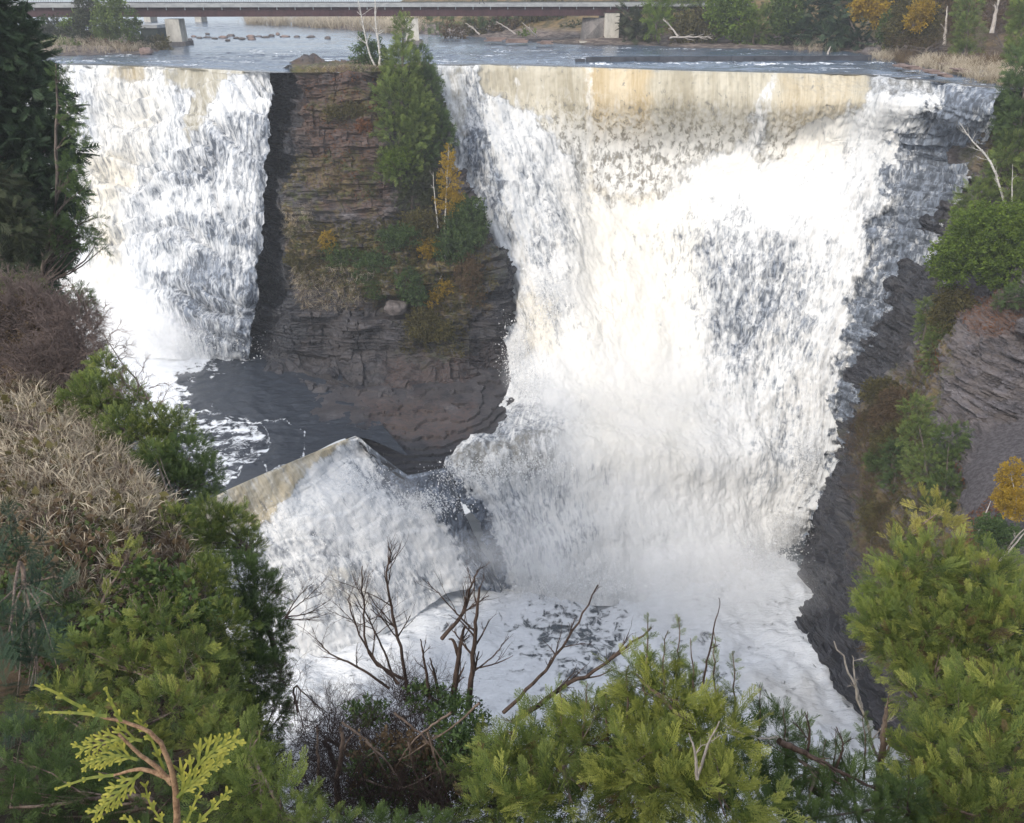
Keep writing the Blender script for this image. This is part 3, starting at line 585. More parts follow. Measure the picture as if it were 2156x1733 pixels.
# ---------------- right gorge wall ----------------
def right_wall():
    rows = [(175, [2060, 2110, 2156, 2260, 2500], [67, 65, 62, 58, 50]),
            (260, [2040, 2090, 2140, 2260, 2500], [66, 62.5, 60.5, 56, 49]),
            (380, [1990, 2060, 2130, 2260, 2500], [65.5, 61.5, 58.5, 54, 47.5]),
            (500, [1930, 2010, 2100, 2240, 2500], [64, 60.5, 56.5, 51.5, 46]),
            (600, [1870, 1980, 2080, 2220, 2500], [62.8, 58, 53.5, 48.5, 44]),
            (660, [1840, 1950, 2060, 2200, 2500], [61.6, 56.5, 51, 46.5, 42]),
            (760, [1790, 1890, 2000, 2160, 2500], [60.6, 56, 50, 45.5, 41]),
            (860, [1768, 1860, 1960, 2100, 2500], [59.8, 54.5, 49.6, 45, 39.5]),
            (905, [1762, 1850, 1960, 2090, 2500], [59.2, 53.6, 48, 44, 38]),
            (1000, [1745, 1830, 1960, 2100, 2500], [58.4, 51.5, 44.5, 38.5, 33]),
            (1100, [1700, 1810, 1930, 2080, 2500], [58, 49.5, 42, 35.5, 30]),
            (1200, [1690, 1800, 1920, 2060, 2500], [54.5, 47, 40, 33.5, 28]),
            (1330, [1695, 1790, 1900, 2050, 2500], [47, 43.5, 38, 32, 26]),
            (1450, [1752, 1820, 1920, 2050, 2500], [41.8, 39.5, 36, 31, 24]),
            (1580, [1850, 1900, 1960, 2060, 2500], [37.0, 36, 34, 30, 23]),
            (1760, [1950, 2000, 2050, 2120, 2500], [32.2, 31, 30, 27, 22])]
    C = [[PYZ(x, Y+6, .4) for x, Y in zip(rows[0][1], rows[0][2])]]
    for y, xs, Ys in rows: C.append([PY(x, y, Y) for x, Y in zip(xs, Ys)])
    G = net(C, 700, 420); px, py, d = proj(G); n = normals(G)
    J = lambda poly, fe, jit, s: Pm(poly, px, py, fe, jit, .03, s)
    scree = J([(2060, 915), (2110, 885), (2300, 850), (2400, 1300), (2150, 1180), (2020, 1130), (2020, 1000)], 10, 12, 1)
    wet = J([(1600, 450), (2030, 400), (2000, 560), (1960, 690), (1850, 820), (1800, 1000), (1840, 1100), (1850, 1300), (1870, 1500), (1960, 1700), (1500, 1700)], 30, 20, 2)
    veg = J([(1780, 870), (1870, 800), (1930, 760), (1990, 600), (2020, 640), (1990, 760), (1960, 900), (2040, 1100), (2200, 1200), (2200, 1500), (1850, 1400), (1800, 1100)], 20, 40, 3)
    veg = np.maximum(veg, ss(420, 300, py)*.9*ss(2060, 2100, px+py*.15)); rust = np.maximum(J([(2030, 630), (2180, 620), (2150, 700), (2040, 720)], 12, 18, 4), J([(2020, 1080), (2160, 1050), (2120, 1200), (2000, 1180)], 16, 20, 5))
    rust = np.maximum(rust, .7*J([(1780, 1040), (1840, 900), (1860, 1250), (1800, 1250)], 12, 20, 6))
    st = strata(G, ((2.0, .8, .35), (.7, .4, .6), (.26, .2, 1.2), (.12, .08, 2.))) 
    amp = (1-scree)*(1-.6*veg)
    G2 = G+n*(1.25*st*amp+.5*fbm(G*.3, 5)*(1-scree)+.03*noise(G*3))[..., None]
    global GW; GW = (G2, px, py)
    return gridmesh('gorge_wall', G2, M_ROCKG, dict(wet=wet*(1-veg*.5), veg=veg, rust=rust, scree=scree), smooth=False)
def _scree(m):
    nt = m.node_tree; t = NT(nt); bs = [x for x in nt.nodes if x.type == 'BSDF_PRINCIPLED'][0]
    src = bs.inputs['Base Color'].links[0].from_socket
    p = t.obj(); c = t.mix(t.mapr(t.noise(p, 5, 6, .7), .4, .62), (.07, .062, .066), (.125, .115, .12))
    nt.links.new(t.mix(t.attr('scree'), src, c), bs.inputs['Base Color'])
_scree(M_ROCKG)
struct(right_wall())

# ---------------- near and left banks (ground under the shrubs) ----------------
def near_bank():
    # left slope: rows by image height, last columns drop over the edge
    rows = [(560, [-500, -150, 20, 70, 80], [40, 33, 29.5, 29, 29]),
            (700, [-500, -150, 30, 105, 115], [30, 26, 24, 24.5, 25]),
            (850, [-500, -150, 40, 140, 150], [23, 20, 18.5, 19.5, 20]),
            (1000, [-500, -100, 100, 225, 240], [17, 15.5, 14.6, 15, 15.6]),
            (1150, [-500, -50, 150, 345, 360], [13, 12, 11.4, 12.2, 13]),
            (1350, [-500, 0, 200, 400, 420], [9.5, 8.8, 8.6, 10, 11]),
            (1600, [-400, 50, 240, 430, 450], [6.5, 6.2, 6.4, 7.6, 9])]
    C = []
    for y, xs, Ys in rows:
        r = [PY(x, y, Y) for x, Y in zip(xs, Ys)]
        e = r[-1].copy(); r += [e+np.array([.15, 1.2, -3]), e+np.array([.3, 3, -14]), np.array([e[0]+1, e[1]+5, -35])]; C.append(r)
    for pts in (((-16, 1, 4.3), (-8, 1.2, 3.6), (-4, 2.2, 2.0), (-2.2, 3.6, .2), (-1.7, 5.0, -1.6), (-1.0, 7.5, -6), (0, 11, -17), (1, 14, -35)),
                ((-16, -3, 4.4), (-6, -1.5, 4.4), (-1.5, .6, 4.2), (-.8, 2.2, 2.0), (-.6, 4.4, -1.6), (-.2, 6.4, -6), (.6, 10, -17), (1.6, 14, -35)),
                ((9, -6, 4.5), (4, -2.5, 4.5), (1.6, .6, 4.2), (1.4, 2.2, 2.0), (1.6, 4.4, -1.6), (2, 6.6, -6), (3, 11, -17), (4, 15, -35)),
                ((16, -6, 4.5), (9, -2, 4.5), (5, .8, 4.1), (4.2, 3, 1.6), (4.4, 5.4, -2), (5, 7.6, -6.5), (7, 13, -17), (9, 19, -35)),
                ((30, 0, 4.5), (16, 1, 4.5), (10, 3, 3), (8.5, 6, 0), (8.5, 9, -4), (9, 12, -9), (11, 17, -20), (14, 24, -35)),
                ((40, 8, 4.5), (28, 8, 3.5), (18, 9, 1), (14, 12, -3), (13, 15, -8), (13.5, 18, -13), (15, 22, -22), (17, 28, -35))):
        C.append([np.array(v, float) for v in pts])
    G = net(C, 420, 240); G = G+np.stack([0*G[..., 0]]*2+[.12*fbm(G*.7, 4)], -1)
    global NB; NB = G
    return gridmesh('near_bank', G, M_SOIL, {})
struct(near_bank())
# ---------------- plant templates (quads only; y = along the sprig, length 1) ----------------
class TP:
    def __init__(s): s.v = []; s.f = []; s.t = []
    def dia(s, p, d, L, w, nrm=(0, 0, 1), t0=0., t1=1., mid=.5, bend=0):
        p = np.array(p, float); d = np.array(d, float); d /= np.linalg.norm(d); n = np.array(nrm, float)
        sd = np.cross(d, n); sd /= np.linalg.norm(sd)+1e-9; k = len(s.v)
        s.v += [p, p+d*L*mid+sd*w/2+n*bend*L*.3, p+d*L-n*bend*L*.1, p+d*L*mid-sd*w/2+n*bend*L*.3]; s.t += [t0, (t0+t1)/2, t1, (t0+t1)/2]
        s.f.append([k, k+1, k+2, k+3])
    def strip(s, pts, ws, nrm=(0, 0, 1), t=None):
        pts = np.array(pts, float); d = np.gradient(pts, axis=0); n = np.array(nrm, float)
        sd = np.cross(d, n); sd /= np.linalg.norm(sd, axis=1)[:, None]+1e-9; k = len(s.v); m = len(pts)
        for i in range(m):
            s.v += [pts[i]+sd[i]*ws[i]/2, pts[i]-sd[i]*ws[i]/2]; q = i/(m-1) if t is None else t[i]; s.t += [q, q]
        for i in range(m-1): s.f.append([k+2*i, k+2*i+1, k+2*i+3, k+2*i+2])
    def get(s): return np.array(s.v), np.array(s.f), np.array(s.t)
def t_cedar(detail, rng):        # flat, open, finger-like spray of a white cedar
    T = TP(); crv = rng.uniform(-.22, .22)
    ax = lambda q: np.array([crv*q*q, q, -.16*q*q])
    if detail == 1:
        T.strip([ax(q) for q in (0, .5, 1)], [.05, .05, .02])
        for i in range(5):
            q = .12+.8*i/5
            for sg in (-1, 1):
                a = R_(rng.uniform(28, 50)); L = (.42*(1-q)**.7+.1)*rng.uniform(.75, 1.2); z = rng.uniform(-.35, .25)
                T.dia(ax(q), (sg*math.sin(a), math.cos(a), z), L, .085, (0, rng.uniform(-.3, .3), 1), q*.6, .7+.3*q, .6, .1)
        return T.get()
    n = 6 if detail == 2 else 8; w = .042 if detail == 2 else .021
    T.strip([ax(q) for q in (0, .35, .7, 1)], [w*1.1, w, w*.9, w*.5], (0, 0, 1), [0, .3, .7, 1])
    for i in range(n):
        for sg in (-1, 1):
            q = .08+.84*(i+(.25 if sg > 0 else 0))/n
            a = R_(rng.uniform(30, 46)); L = (.40*(1-q)**.65+.09)*rng.uniform(.8, 1.15); z = rng.uniform(-.35, .2); nr = (rng.uniform(-.6, .6), rng.uniform(-.4, .4), 1)
            d = np.array([sg*math.sin(a), math.cos(a), z]); d2 = np.array([sg*math.sin(a*.55), math.cos(a*.55), z-.1]); p = ax(q)
            m = p+d*L*.5; e = m+d2*L*.5; T.strip([p, m, e], [w*.8, w*.9, w*.55], nr, [q*.4, .4+q*.3, 1])
            if detail == 2:
                T.dia(m, d+np.array([sg*.5, -.3, 0]), L*.34, w*.8, nr, .4+q*.3, 1, .6); T.dia(m, d2*.8+np.array([-sg*.35, .5, 0]), L*.3, w*.8, nr, .4, 1, .6)
            else:
                for r_ in (.28, .5, .74):
                    pp = p+(e-p)*r_
                    for s2 in (-1, 1): T.dia(pp, d*.8+np.array([s2*.55, .25*s2*-sg, 0])+np.array([0, .15, 0]), L*(.42-.2*r_), w*.9, nr, .3+.5*r_, 1, .6)
    return T.get()
def t_broad(n, rng, w=.6, ll=.34):      # twig with leaves all round
    T = TP(); T.dia((0, 0, 0), (0, 1, 0), .8, .03, (0, 0, 1), 0, 0)
    for i in range(n):
        p = np.array([0, rng.uniform(.05, .85), 0])+rng.normal(0, .14, 3); d = rng.normal(size=3)+np.array([0, .5, 0])
        T.dia(p, d, ll*rng.uniform(.7, 1.3), ll*w, rng.normal(size=3), .2, rng.uniform(.3, 1), .45)
    return T.get()
def t_spruce(n, rng, droop=.25):        # flat drooping branch with needle-covered twigs
    T = TP(); ax = lambda q: np.array([0, q, -droop*q*q])
    T.strip([ax(0), ax(.5), ax(1)], [.05, .09, .02])
    for i in range(n):
        q = .1+.8*i/n
        for sg in (-1, 1):
            a = R_(rng.uniform(40, 58)); L = ((1-q)*.5+.12)*rng.uniform(.75, 1.2)
            T.dia(ax(q), (sg*math.sin(a), math.cos(a), -.2-.3*droop), L, .07, (0, .2, 1), q*.5, 1, .45, .1)
            T.dia(ax(q+.03), (sg*math.sin(a*.8), math.cos(a), -.8), L*.55, .08, (sg, .2, .4), 0, .5)
    return T.get()
def t_needle(rng):                       # near balsam / spruce spray with single needles
    T = TP()
    def tw(p, d, L, lvl):
        p = np.array(p, float); d = np.array(d, float); d /= np.linalg.norm(d); T.dia(p, d, L, .02, (0, 0, 1), 0, .3)
        sd = np.cross(d, [0, 0, 1.]); sd /= np.linalg.norm(sd)
        for j in range(int(L*30)):
            q = j/int(L*30)
            for sg in (-1, 1): T.dia(p+d*L*q, d*.7+sg*sd*.8+np.array([0, 0, .25]), .075, .016, (0, 0, 1), .3, .5+.5*q)
    tw((0, 0, 0), (0, 1, 0), 1, 0)
    for q in (.15, .35, .55):
        for sg in (-1, 1): tw((0, q, 0), (sg*.8, 1, -.1), .62*(1-q)+.1, 1)
    return T.get()
def t_twig(n, rng, w=.012, spread=.5, up=.0):     # bare forking twig
    T = TP()
    def grow(p, d, L, w, lv):
        d = d/np.linalg.norm(d); q = p+d*L+rng.normal(0, .04, 3)*L; m = (p+q)/2+rng.normal(0, .05, 3)*L
        nr = rng.normal(size=3); T.strip([p, m, q], [w, w*.85, w*.65], nr, [0, .3, .6]); T.strip([p, m, q], [w, w*.85, w*.65], np.cross(nr, d), [0, .3, .6])
        if lv > 0:
            for k in range(2 if lv < 3 else 3): grow(q if k else m, d+rng.normal(0, spread, 3)+np.array([0, 0, up]), L*rng.uniform(.55, .8), w*.65, lv-1)
    grow(np.zeros(3), np.array([0, 1., 0]), .4, w, n); return T.get()
def t_grass(n, rng, heads=True):         # tuft of arching dry blades
    T = TP()
    for i in range(n):
        a = rng.uniform(0, 6.28); lean = rng.uniform(.15, .9); L = rng.uniform(.6, 1.1); dr = np.array([math.cos(a), 0, math.sin(a)])
        pts = []
        for q in (0, .3, .55, .8, 1): pts.append(rng.normal(0, .005, 3)+dr*(lean*L*q*q*.8+.05)+np.array([0, L*(q-.35*lean*q**3), 0]))
        w = rng.uniform(.010, .020); T.strip(pts, [w, w, w*.9, w*(2.2 if heads and i % 3 == 0 else .7), w*.3], np.cross(dr, [0, 1, 0])+rng.normal(0, .3, 3), [0, .3, .6, .9, 1])
    return T.get()
TR = np.random.default_rng(5)
TPL = dict(cedar3=[t_cedar(3, TR) for _ in range(4)], cedar2=[t_cedar(2, TR) for _ in range(4)], cedar1=[t_cedar(1, TR) for _ in range(4)],
           broad=[t_broad(14, TR) for _ in range(4)], broadbig=[t_broad(9, TR, .75, .4) for _ in range(4)], spruce=[t_spruce(8, TR) for _ in range(4)], needle=[t_needle(TR)],
           twig=[t_twig(3, TR) for _ in range(6)], twigfine=[t_twig(4, TR, .014, .45) for _ in range(5)], twigbold=[t_twig(4, TR, .034, .45) for _ in range(5)], grass=[t_grass(9, TR) for _ in range(5)], grass2=[t_grass(7, TR, False) for _ in range(4)])
def frames(d, rng, roll=None, flat=0.):
    """rotation matrices whose y column is d; z column leans to world up by `flat`"""
    d = d/(np.linalg.norm(d, axis=1)[:, None]+1e-9); up = rng.normal(size=d.shape)*(1-flat)+np.array([0, 0, 1.])*flat*2
    x = np.cross(d, up); x /= np.linalg.norm(x, axis=1)[:, None]+1e-9; z = np.cross(x, d)
    return np.stack([x, d, z], -1)
def scatter(kind, P, D, S, rng, flat=0.):
    """copies of the templates at points P, pointing along D, size S -> verts, faces, tip, rnd"""
    V, Fc, Tt, Rr = [], [], [], []; n0 = 0; tl = TPL[kind]; pick = rng.integers(len(tl), size=len(P)); rn = rng.random(len(P))
    M = frames(D, rng, flat=flat)
    for k, (tv, tf, tt) in enumerate(tl):
        i = np.where(pick == k)[0]
        if not len(i): continue
        v = np.einsum('nij,vj->nvi', M[i], tv)*S[i][:, None, None]+P[i][:, None]
        m = len(tv); V.append(v.reshape(-1, 3)); Fc.append((tf[None]+(np.arange(len(i))*m)[:, None, None]).reshape(-1, 4)+n0); n0 += len(i)*m
        Tt.append(np.tile(tt, len(i))); Rr.append(np.repeat(rn[i], m))
    return np.concatenate(V), np.concatenate(Fc), np.concatenate(Tt), np.concatenate(Rr)
def blobpts(blobs, kind_size, dens, rng, lump=.3, upb=.25, inner=.45):
    """points through ellipsoid blobs given as (px, py, Y, rx, ry[, rdepth in px]) in view pixels"""
    Ps, Ds = [], []; vols = [(PY(b[0], b[1], b[2]), b) for b in blobs]
    for c, b in vols:
        mpp = proj(c)[2]/F; r = np.array([b[3], (b[5] if len(b) > 5 else min(b[3], b[4]*1.0)), b[4]])*mpp
        area = 4*math.pi*(((r[0]*r[1])**1.6+(r[0]*r[2])**1.6+(r[1]*r[2])**1.6)/3)**(1/1.6)
        n = max(6, int(dens*area/kind_size**2)); u = rng.normal(size=(n, 3)); u /= np.linalg.norm(u, axis=1)[:, None]
        rad = 1-inner*rng.random(n)**1.6; lm = 1+lump*noise(u*2.1+c*.37+3)+lump*.6*noise(u*4.7+c*.21)
        p = c+u*r*(rad*lm*(.92))[:, None]; nn = u/r; nn /= np.linalg.norm(nn, axis=1)[:, None]
        Ps.append(p); Ds.append(nn+np.array([0, 0, upb])+rng.normal(0, .5, (n, 3)))
    return np.concatenate(Ps), np.concatenate(Ds)
M_BARK = mat_plain('grey bark', (.05, .04, .035), (.17, .14, .12), 3, .9, .8, .03, (3, 3, .6))
M_BIRCH = mat_plain('white birch bark', (.32, .30, .28), (.62, .60, .56), 2, .7, .3, .01, (1, 1, 4))
M_DEAD = mat_plain('weathered dead wood', (.10, .07, .055), (.26, .20, .165), 8, .9, .8, .008, (2, 2, .5))
M_DEADD = mat_plain('dark dead wood', (.035, .024, .02), (.12, .085, .07), 9, .9, .8, .008, (2, 2, .5))
M_SILVER = mat_plain('silver dead wood', (.28, .25, .22), (.55, .50, .46), 8, .85, .6, .006, (2, 2, .5))
LEAF = dict(
 cedar=mat_leaf('cedar foliage', (.040, .068, .022), (.13, .195, .050), (.31, .36, .09), .35),
 cedardark=mat_leaf('dark cedar foliage', (.028, .054, .022), (.08, .13, .042), (.16, .23, .065)),
 cedaryel=mat_leaf('yellow green cedar foliage', (.09, .12, .03), (.25, .295, .065), (.46, .47, .12), .33),
 cedargold=mat_leaf('golden cedar foliage', (.16, .16, .04), (.36, .33, .08), (.55, .50, .15), .35),
 spruce=mat_leaf('dark spruce foliage', (.018, .034, .022), (.044, .076, .040), (.085, .135, .062), .2),
 sprucegrey=mat_leaf('grey green spruce foliage', (.022, .028, .016), (.055, .066, .032), (.085, .10, .045), .15),
 fir=mat_leaf('blue green fir foliage', (.018, .035, .022), (.045, .085, .055), (.10, .16, .09), .2),
 green=mat_leaf('green leaves', (.03, .055, .018), (.09, .14, .035), (.17, .23, .06)),
 lime=mat_leaf('bright green leaves', (.05, .09, .012), (.12, .19, .022), (.22, .28, .04)),
 yellow=mat_leaf('yellow autumn leaves', (.20, .14, .02), (.45, .30, .03), (.62, .42, .05), .4),
 olive=mat_leaf('olive leaves', (.05, .045, .018), (.12, .105, .035), (.20, .17, .055)),
 brown=mat_leaf('brown autumn leaves', (.06, .04, .022), (.15, .10, .055), (.24, .17, .09)),
 red=mat_leaf('red autumn leaves', (.20, .03, .02), (.42, .07, .04), (.55, .12, .06), .4),
 rust=mat_leaf('rust leaves', (.10, .04, .02), (.24, .10, .045), (.34, .16, .06)),
 twig=mat_leaf('bare brown twigs', (.09, .066, .058), (.23, .175, .155), (.36, .29, .26), 0),
 twigdark=mat_leaf('bare dark twigs', (.02, .014, .013), (.055, .038, .034), (.10, .07, .06), 0),
 straw=mat_leaf('dry straw grass', (.18, .135, .09), (.50, .42, .30), (.74, .66, .52), .25),
)
def tube_path(pts, r0, r1, wob, rng, n=6, seg=8):
    pts = np.array(pts, float); q = cr(pts, np.linspace(0, len(pts)-1, seg)) if len(pts) > 2 else pts[0]+(pts[1]-pts[0])*np.linspace(0, 1, seg)[:, None]
    L = np.linalg.norm(q[-1]-q[0]); w = rng.normal(0, wob*L, q.shape); w[0] = 0; q = q+w*.5; return q, np.linspace(r0, r1, seg)
def plant(name, label, cat, blobs, kind, leaf, size, dens=2.2, trunk=None, r0=.12, bark=None, group=None, lump=.3, upb=.25, inner=.45, flat=0., seed=None, szvar=.35, extra=None, crown='crown', droop=0, limbs=10):
    """a tree or shrub: Empty at its foot > crown mesh, trunk mesh (+ twigs etc. in extra)"""
    rng = np.random.default_rng(zlib.crc32(repr((blobs[0][:3], kind)).encode()) % 99991 if seed is None else seed)
    P, D = blobpts(blobs, size, dens, rng, lump, upb, inner)
    if droop: D[:, 2] -= droop
    cs = np.array([PY(b[0], b[1], b[2]) for b in blobs])
    if trunk is None:
        lo = cs[np.argmin(cs[:, 2])]; b = blobs[int(np.argmin(cs[:, 2]))]; m = proj(lo)[2]/F; hi = cs[np.argmax(cs[:, 2])]
        trunk = [lo-np.array([0, 0, b[4]*m*1.1]), lo, hi]
    else: trunk = [np.array(PY(*t)) if len(t) == 3 and t[1] > -900 else np.array(t) for t in trunk]
    th = thing(name, label, cat, trunk[0], group)
    S = size*rng.uniform(1-szvar, 1+szvar, len(P))
    V, Fq, t, r = scatter(kind, P, D, S, rng, flat)
    mesh(crown, V, Fq, LEAF[leaf], th, dict(tip=t, rnd=r), False)
    mb = MB(); q, rr = tube_path(trunk, r0, r0*.25, .01, rng, 7, 12); mb.tube(q, rr, 7)
    k = min(limbs, len(P))
    for i in rng.choice(len(P), k, replace=False):
        j = np.argmin(np.abs(q[:, 2]-(P[i, 2]-.3*np.linalg.norm(P[i]-cs[0])))); a = q[j]
        qq, r2 = tube_path([a, (a+P[i])/2+rng.normal(0, .05, 3)*np.linalg.norm(a-P[i]), P[i]], rr[j]*.5, rr[j]*.1, .01, rng, 5, 6); mb.tube(qq, r2, 5)
    mb.build('trunk', bark or M_BARK, th, True)
    for nm, bl, kd, lf, sz, dn in (extra or []):
        P2, D2 = blobpts(bl, sz, dn, rng, lump, upb, .6); V, Fq, t, r = scatter(kd, P2, D2, sz*rng.uniform(.6, 1.3, len(P2)), rng)
        mesh(nm, V, Fq, LEAF[lf], th, dict(tip=t, rnd=r), False)
    return th
def branchy(start, d, L, r, lv, rng, mb, spread=.45, up=.1, n=5, wob=.03, kids=(3, 5)):
    d = np.array(d, float); d /= np.linalg.norm(d); seg = 6 if lv > 0 else 4
    pts = [np.array(start, float)]
    for i in range(seg): d = d+rng.normal(0, wob*2.2, 3)+np.array([0, 0, up*.12]); d /= np.linalg.norm(d); pts.append(pts[-1]+d*L/seg)
    mb.tube(pts, np.linspace(r, r*(.45 if lv else .2), seg+1), n if lv > 1 else 4)
    if lv > 0:
        for k in range(rng.integers(*kids)+ (1 if lv > 1 else 0)):
            i = rng.integers(1, seg+1); dd = d+rng.normal(0, spread, 3)+np.array([0, 0, up]); branchy(pts[i], dd, L*rng.uniform(.35, .65), r*.42*(1-.4*i/seg)+.0006, lv-1, rng, mb, spread, up, n, wob, kids)
# ================= bridge, dam wall, piers, boulders =================
M_STEEL = mat_plain('weathered brown steel', (.045, .022, .025), (.075, .036, .040), 1.2, .7, .3, .01, (1, 1, .3))
M_STEELD = mat_plain('dark steel flange', (.030, .024, .030), (.055, .042, .048), 2, .7, .2, .01)
M_CONC = mat_plain('weathered concrete', (.36, .34, .30), (.58, .55, .49), .8, .9, .4, .03, (1, 1, .5))
M_CONCD = mat_plain('darker concrete', (.10, .095, .095), (.22, .20, .19), 1.2, .9, .5, .03, (1, 1, .5))  # darkened concrete; carries the shadow on the abutment wing in its colour
M_RAIL = mat_plain('grey railing metal', (.05, .05, .055), (.10, .10, .11), 3, .5, .1, .005)
M_DECK = mat_plain('pale deck edge', (.26, .27, .28), (.38, .39, .39), .7, .85, .3, .02)
M_DAM = mat_plain('wet dark concrete', (.030, .034, .045), (.075, .08, .095), .9, .5, .5, .04, (.5, 1, 1), .5)
BA = np.array(PYZ(-60, 110.5, 0.)); BB = np.array(PYZ(1420, 119.5, 0.)); bd = BB-BA; BL = np.linalg.norm(bd); bd /= BL; bn = np.array([-bd[1], bd[0], 0])
ZD = 4.45
def bm(u, v, z=0): return BA+bd*u+bn*v+np.array([0, 0, z])
MX = np.eye(4); MX[:3, 0] = bd; MX[:3, 1] = bn; MX[:3, 3] = BA
def bu(px): # distance along the bridge of image column px
    us = np.linspace(-20, BL+20, 2000); p = proj(BA+bd*us[:, None]+np.array([0, 0, 3.5]))[0]; return float(np.interp(px, p, us))
br = thing('bridge', 'long brown steel girder footbridge with railings crossing the river above the falls', 'bridge', bm(BL/2, 1.5, ZD))
def bbox(name, boxes, mat, parent):
    m = MB()
    for a, b in boxes: m.box(a, b, MX)
    return m.build(name, mat, parent)
U0, U1, UJ = -12., BL+10, bu(1272)
bbox('deck', [((U0, -.25, ZD-.22), (U1, 3.4, ZD))], M_DECK, br)
bbox('kerb', [((U0, -.15, ZD+.003), (U1, .05, ZD+.10)), ((U0, 3.15, ZD+.003), (U1, 3.35, ZD+.22))], M_DECK, br)
for k, v in ((0, .1), (1, 2.9)):
    g = bbox('girder', [((U0, v, ZD-1.26), (UJ, v+.05, ZD-.224)), ((UJ+.1, v, ZD-.90), (U1, v+.05, ZD-.224))], M_STEEL, br)
    bbox('flange', [((U0, v-.12, ZD-1.50), (UJ, v+.22, ZD-1.263)), ((UJ+.1, v-.12, ZD-.98), (U1, v+.22, ZD-.903))], M_STEELD, g)
sp = 2.16; ups = np.arange(U0+.6, U1, sp)
for v in (-.2, 3.3):
    rl = bbox('railing', [((U0, v-.04, ZD+1.28), (U1, v+.04, ZD+1.38)), ((U0, v-.03, ZD+1.05), (U1, v+.03, ZD+1.11)), ((U0, v-.03, ZD+.26), (U1, v+.03, ZD+.33))]
      + [((u-.009, v-.009, ZD+.33), (u+.009, v+.009, ZD+1.12)) for u in np.arange(U0+.6, U1, .135 if v > 0 else .27)], M_RAIL, br)
    vis = [u for u in ups if bu(-30) < u < bu(1400)][:50]
    for u in vis:
        uu = u+(sp/2 if v > 0 else 0); bbox('post', [((uu-.09, v-.07, ZD+.004), (uu+.09, v+.07, ZD+1.36))], M_STEELD if v < 0 else M_RAIL, rl)
for u in ups[::1]:
    if bu(-30) < u < bu(1330): bbox('bracket', [((u-.05, -.05, ZD-.52), (u+.05, .095, ZD-.224))], M_DECK, br)
def pier(px, u, wid, label, vb=3.2, foot=True, extra=0):
    c = bm(u, 1.5, 0); th = thing('bridge_pier', label, 'bridge pier', bm(u, 1.5, -1), 'bridge piers')
    m = MB()   # tapered shaft with pointed nose
    w0, w1 = wid/2, wid/2*1.08
    sec = lambda w, z, n: [bm(u-w, 0, z), bm(u+w, 0, z), bm(u+w, 3.0, z), bm(u-w, 3.0, z)]
    V = sec(w1, .45, 0)+sec(w0, ZD-1.505, 0); m.add(V, [[0, 1, 5, 4], [1, 2, 6, 5], [2, 3, 7, 6], [3, 0, 4, 7], [4, 5, 6, 7], [0, 3, 2, 1]])
    m.build('shaft', M_CONC, th)
    bbox('footing', [((u-wid*.78, -.6, -1.2), (u+wid*.82, 3.8, .446))], M_CONCD, th); return th
pier(359, bu(359), 1.62, 'pale concrete pier standing on its footing at the left river bank')
pier(866, bu(866), 1.55, 'concrete pier half hidden behind the tall island cedar')
ab = thing('bridge_abutment', 'broad concrete abutment carrying the right end of the footbridge', 'abutment', bm(bu(1270), 1.5, 0))
ua, ub, uc = bu(1231), bu(1274), bu(1304)
bbox('column', [((ub, -.3, .5), (uc, .7, ZD-.985))], M_CONC, ab)
m = MB(); m.add([bm(ua-.3, -.1, .1), bm(ub+.1, .2, .1), bm(ub+.1, .5, .1), bm(ua-.3, 1.2, .1), bm(ua, 1.1, ZD-1.505), bm(ub+.1, .25, ZD-1.505), bm(ub+.1, .5, ZD-1.505), bm(ua, 1.4, ZD-1.505)], [[0, 1, 5, 4], [1, 2, 6, 5], [2, 3, 7, 6], [3, 0, 4, 7], [4, 5, 6, 7], [0, 3, 2, 1]]); m.build('wing_wall', M_CONCD, ab)  # wing darker than the column: its shadow is put into the colour
bbox('back_wall', [((ub, .75, .3), (uc+.6, 4, ZD-.985))], M_CONCD, ab)
bbox('footing', [((ua-.6, -.9, -.9), (uc+1.4, 4.2, .30)), ((ub-.4, -.6, .303), (uc+.3, .72, .497))], M_CONC, ab)
# second, older crossing seen under the girder
fb = thing('far_bridge', 'distant second bridge seen low under the footbridge girder', 'bridge', PYZ(420, 205, 2.5))
m = MB(); m.box((-110, 203, 2.1), (40, 207, 3.1)); m.build('girder', M_STEELD, fb)
for px in (318, 424, 528, 640, 745):
    c = PYZ(px, 205, 0); m = MB(); m.box((c[0]-.7, 203, -1), (c[0]+.7, 207, 2.097)); m.build('pier', M_CONC, fb)
# old concrete block behind the left pier
cb = PZ(317, 86, .0); ob = thing('concrete_pier_stub', 'dark green concrete block with a pale flat cap beside the left pier', 'concrete block', cb)
m = MB(); m.box((cb[0]-1.1, cb[1], -1), (cb[0]+1.15, cb[1]+6, 1.55)); m.build('block', mat_plain('mossy dark concrete', (.02, .028, .028), (.045, .055, .05), 1, .9), ob)
m = MB(); m.box((cb[0]-1.35, cb[1]-.2, 1.553), (cb[0]+1.25, cb[1]+6, 1.95)); m.build('cap', M_DECK, ob)
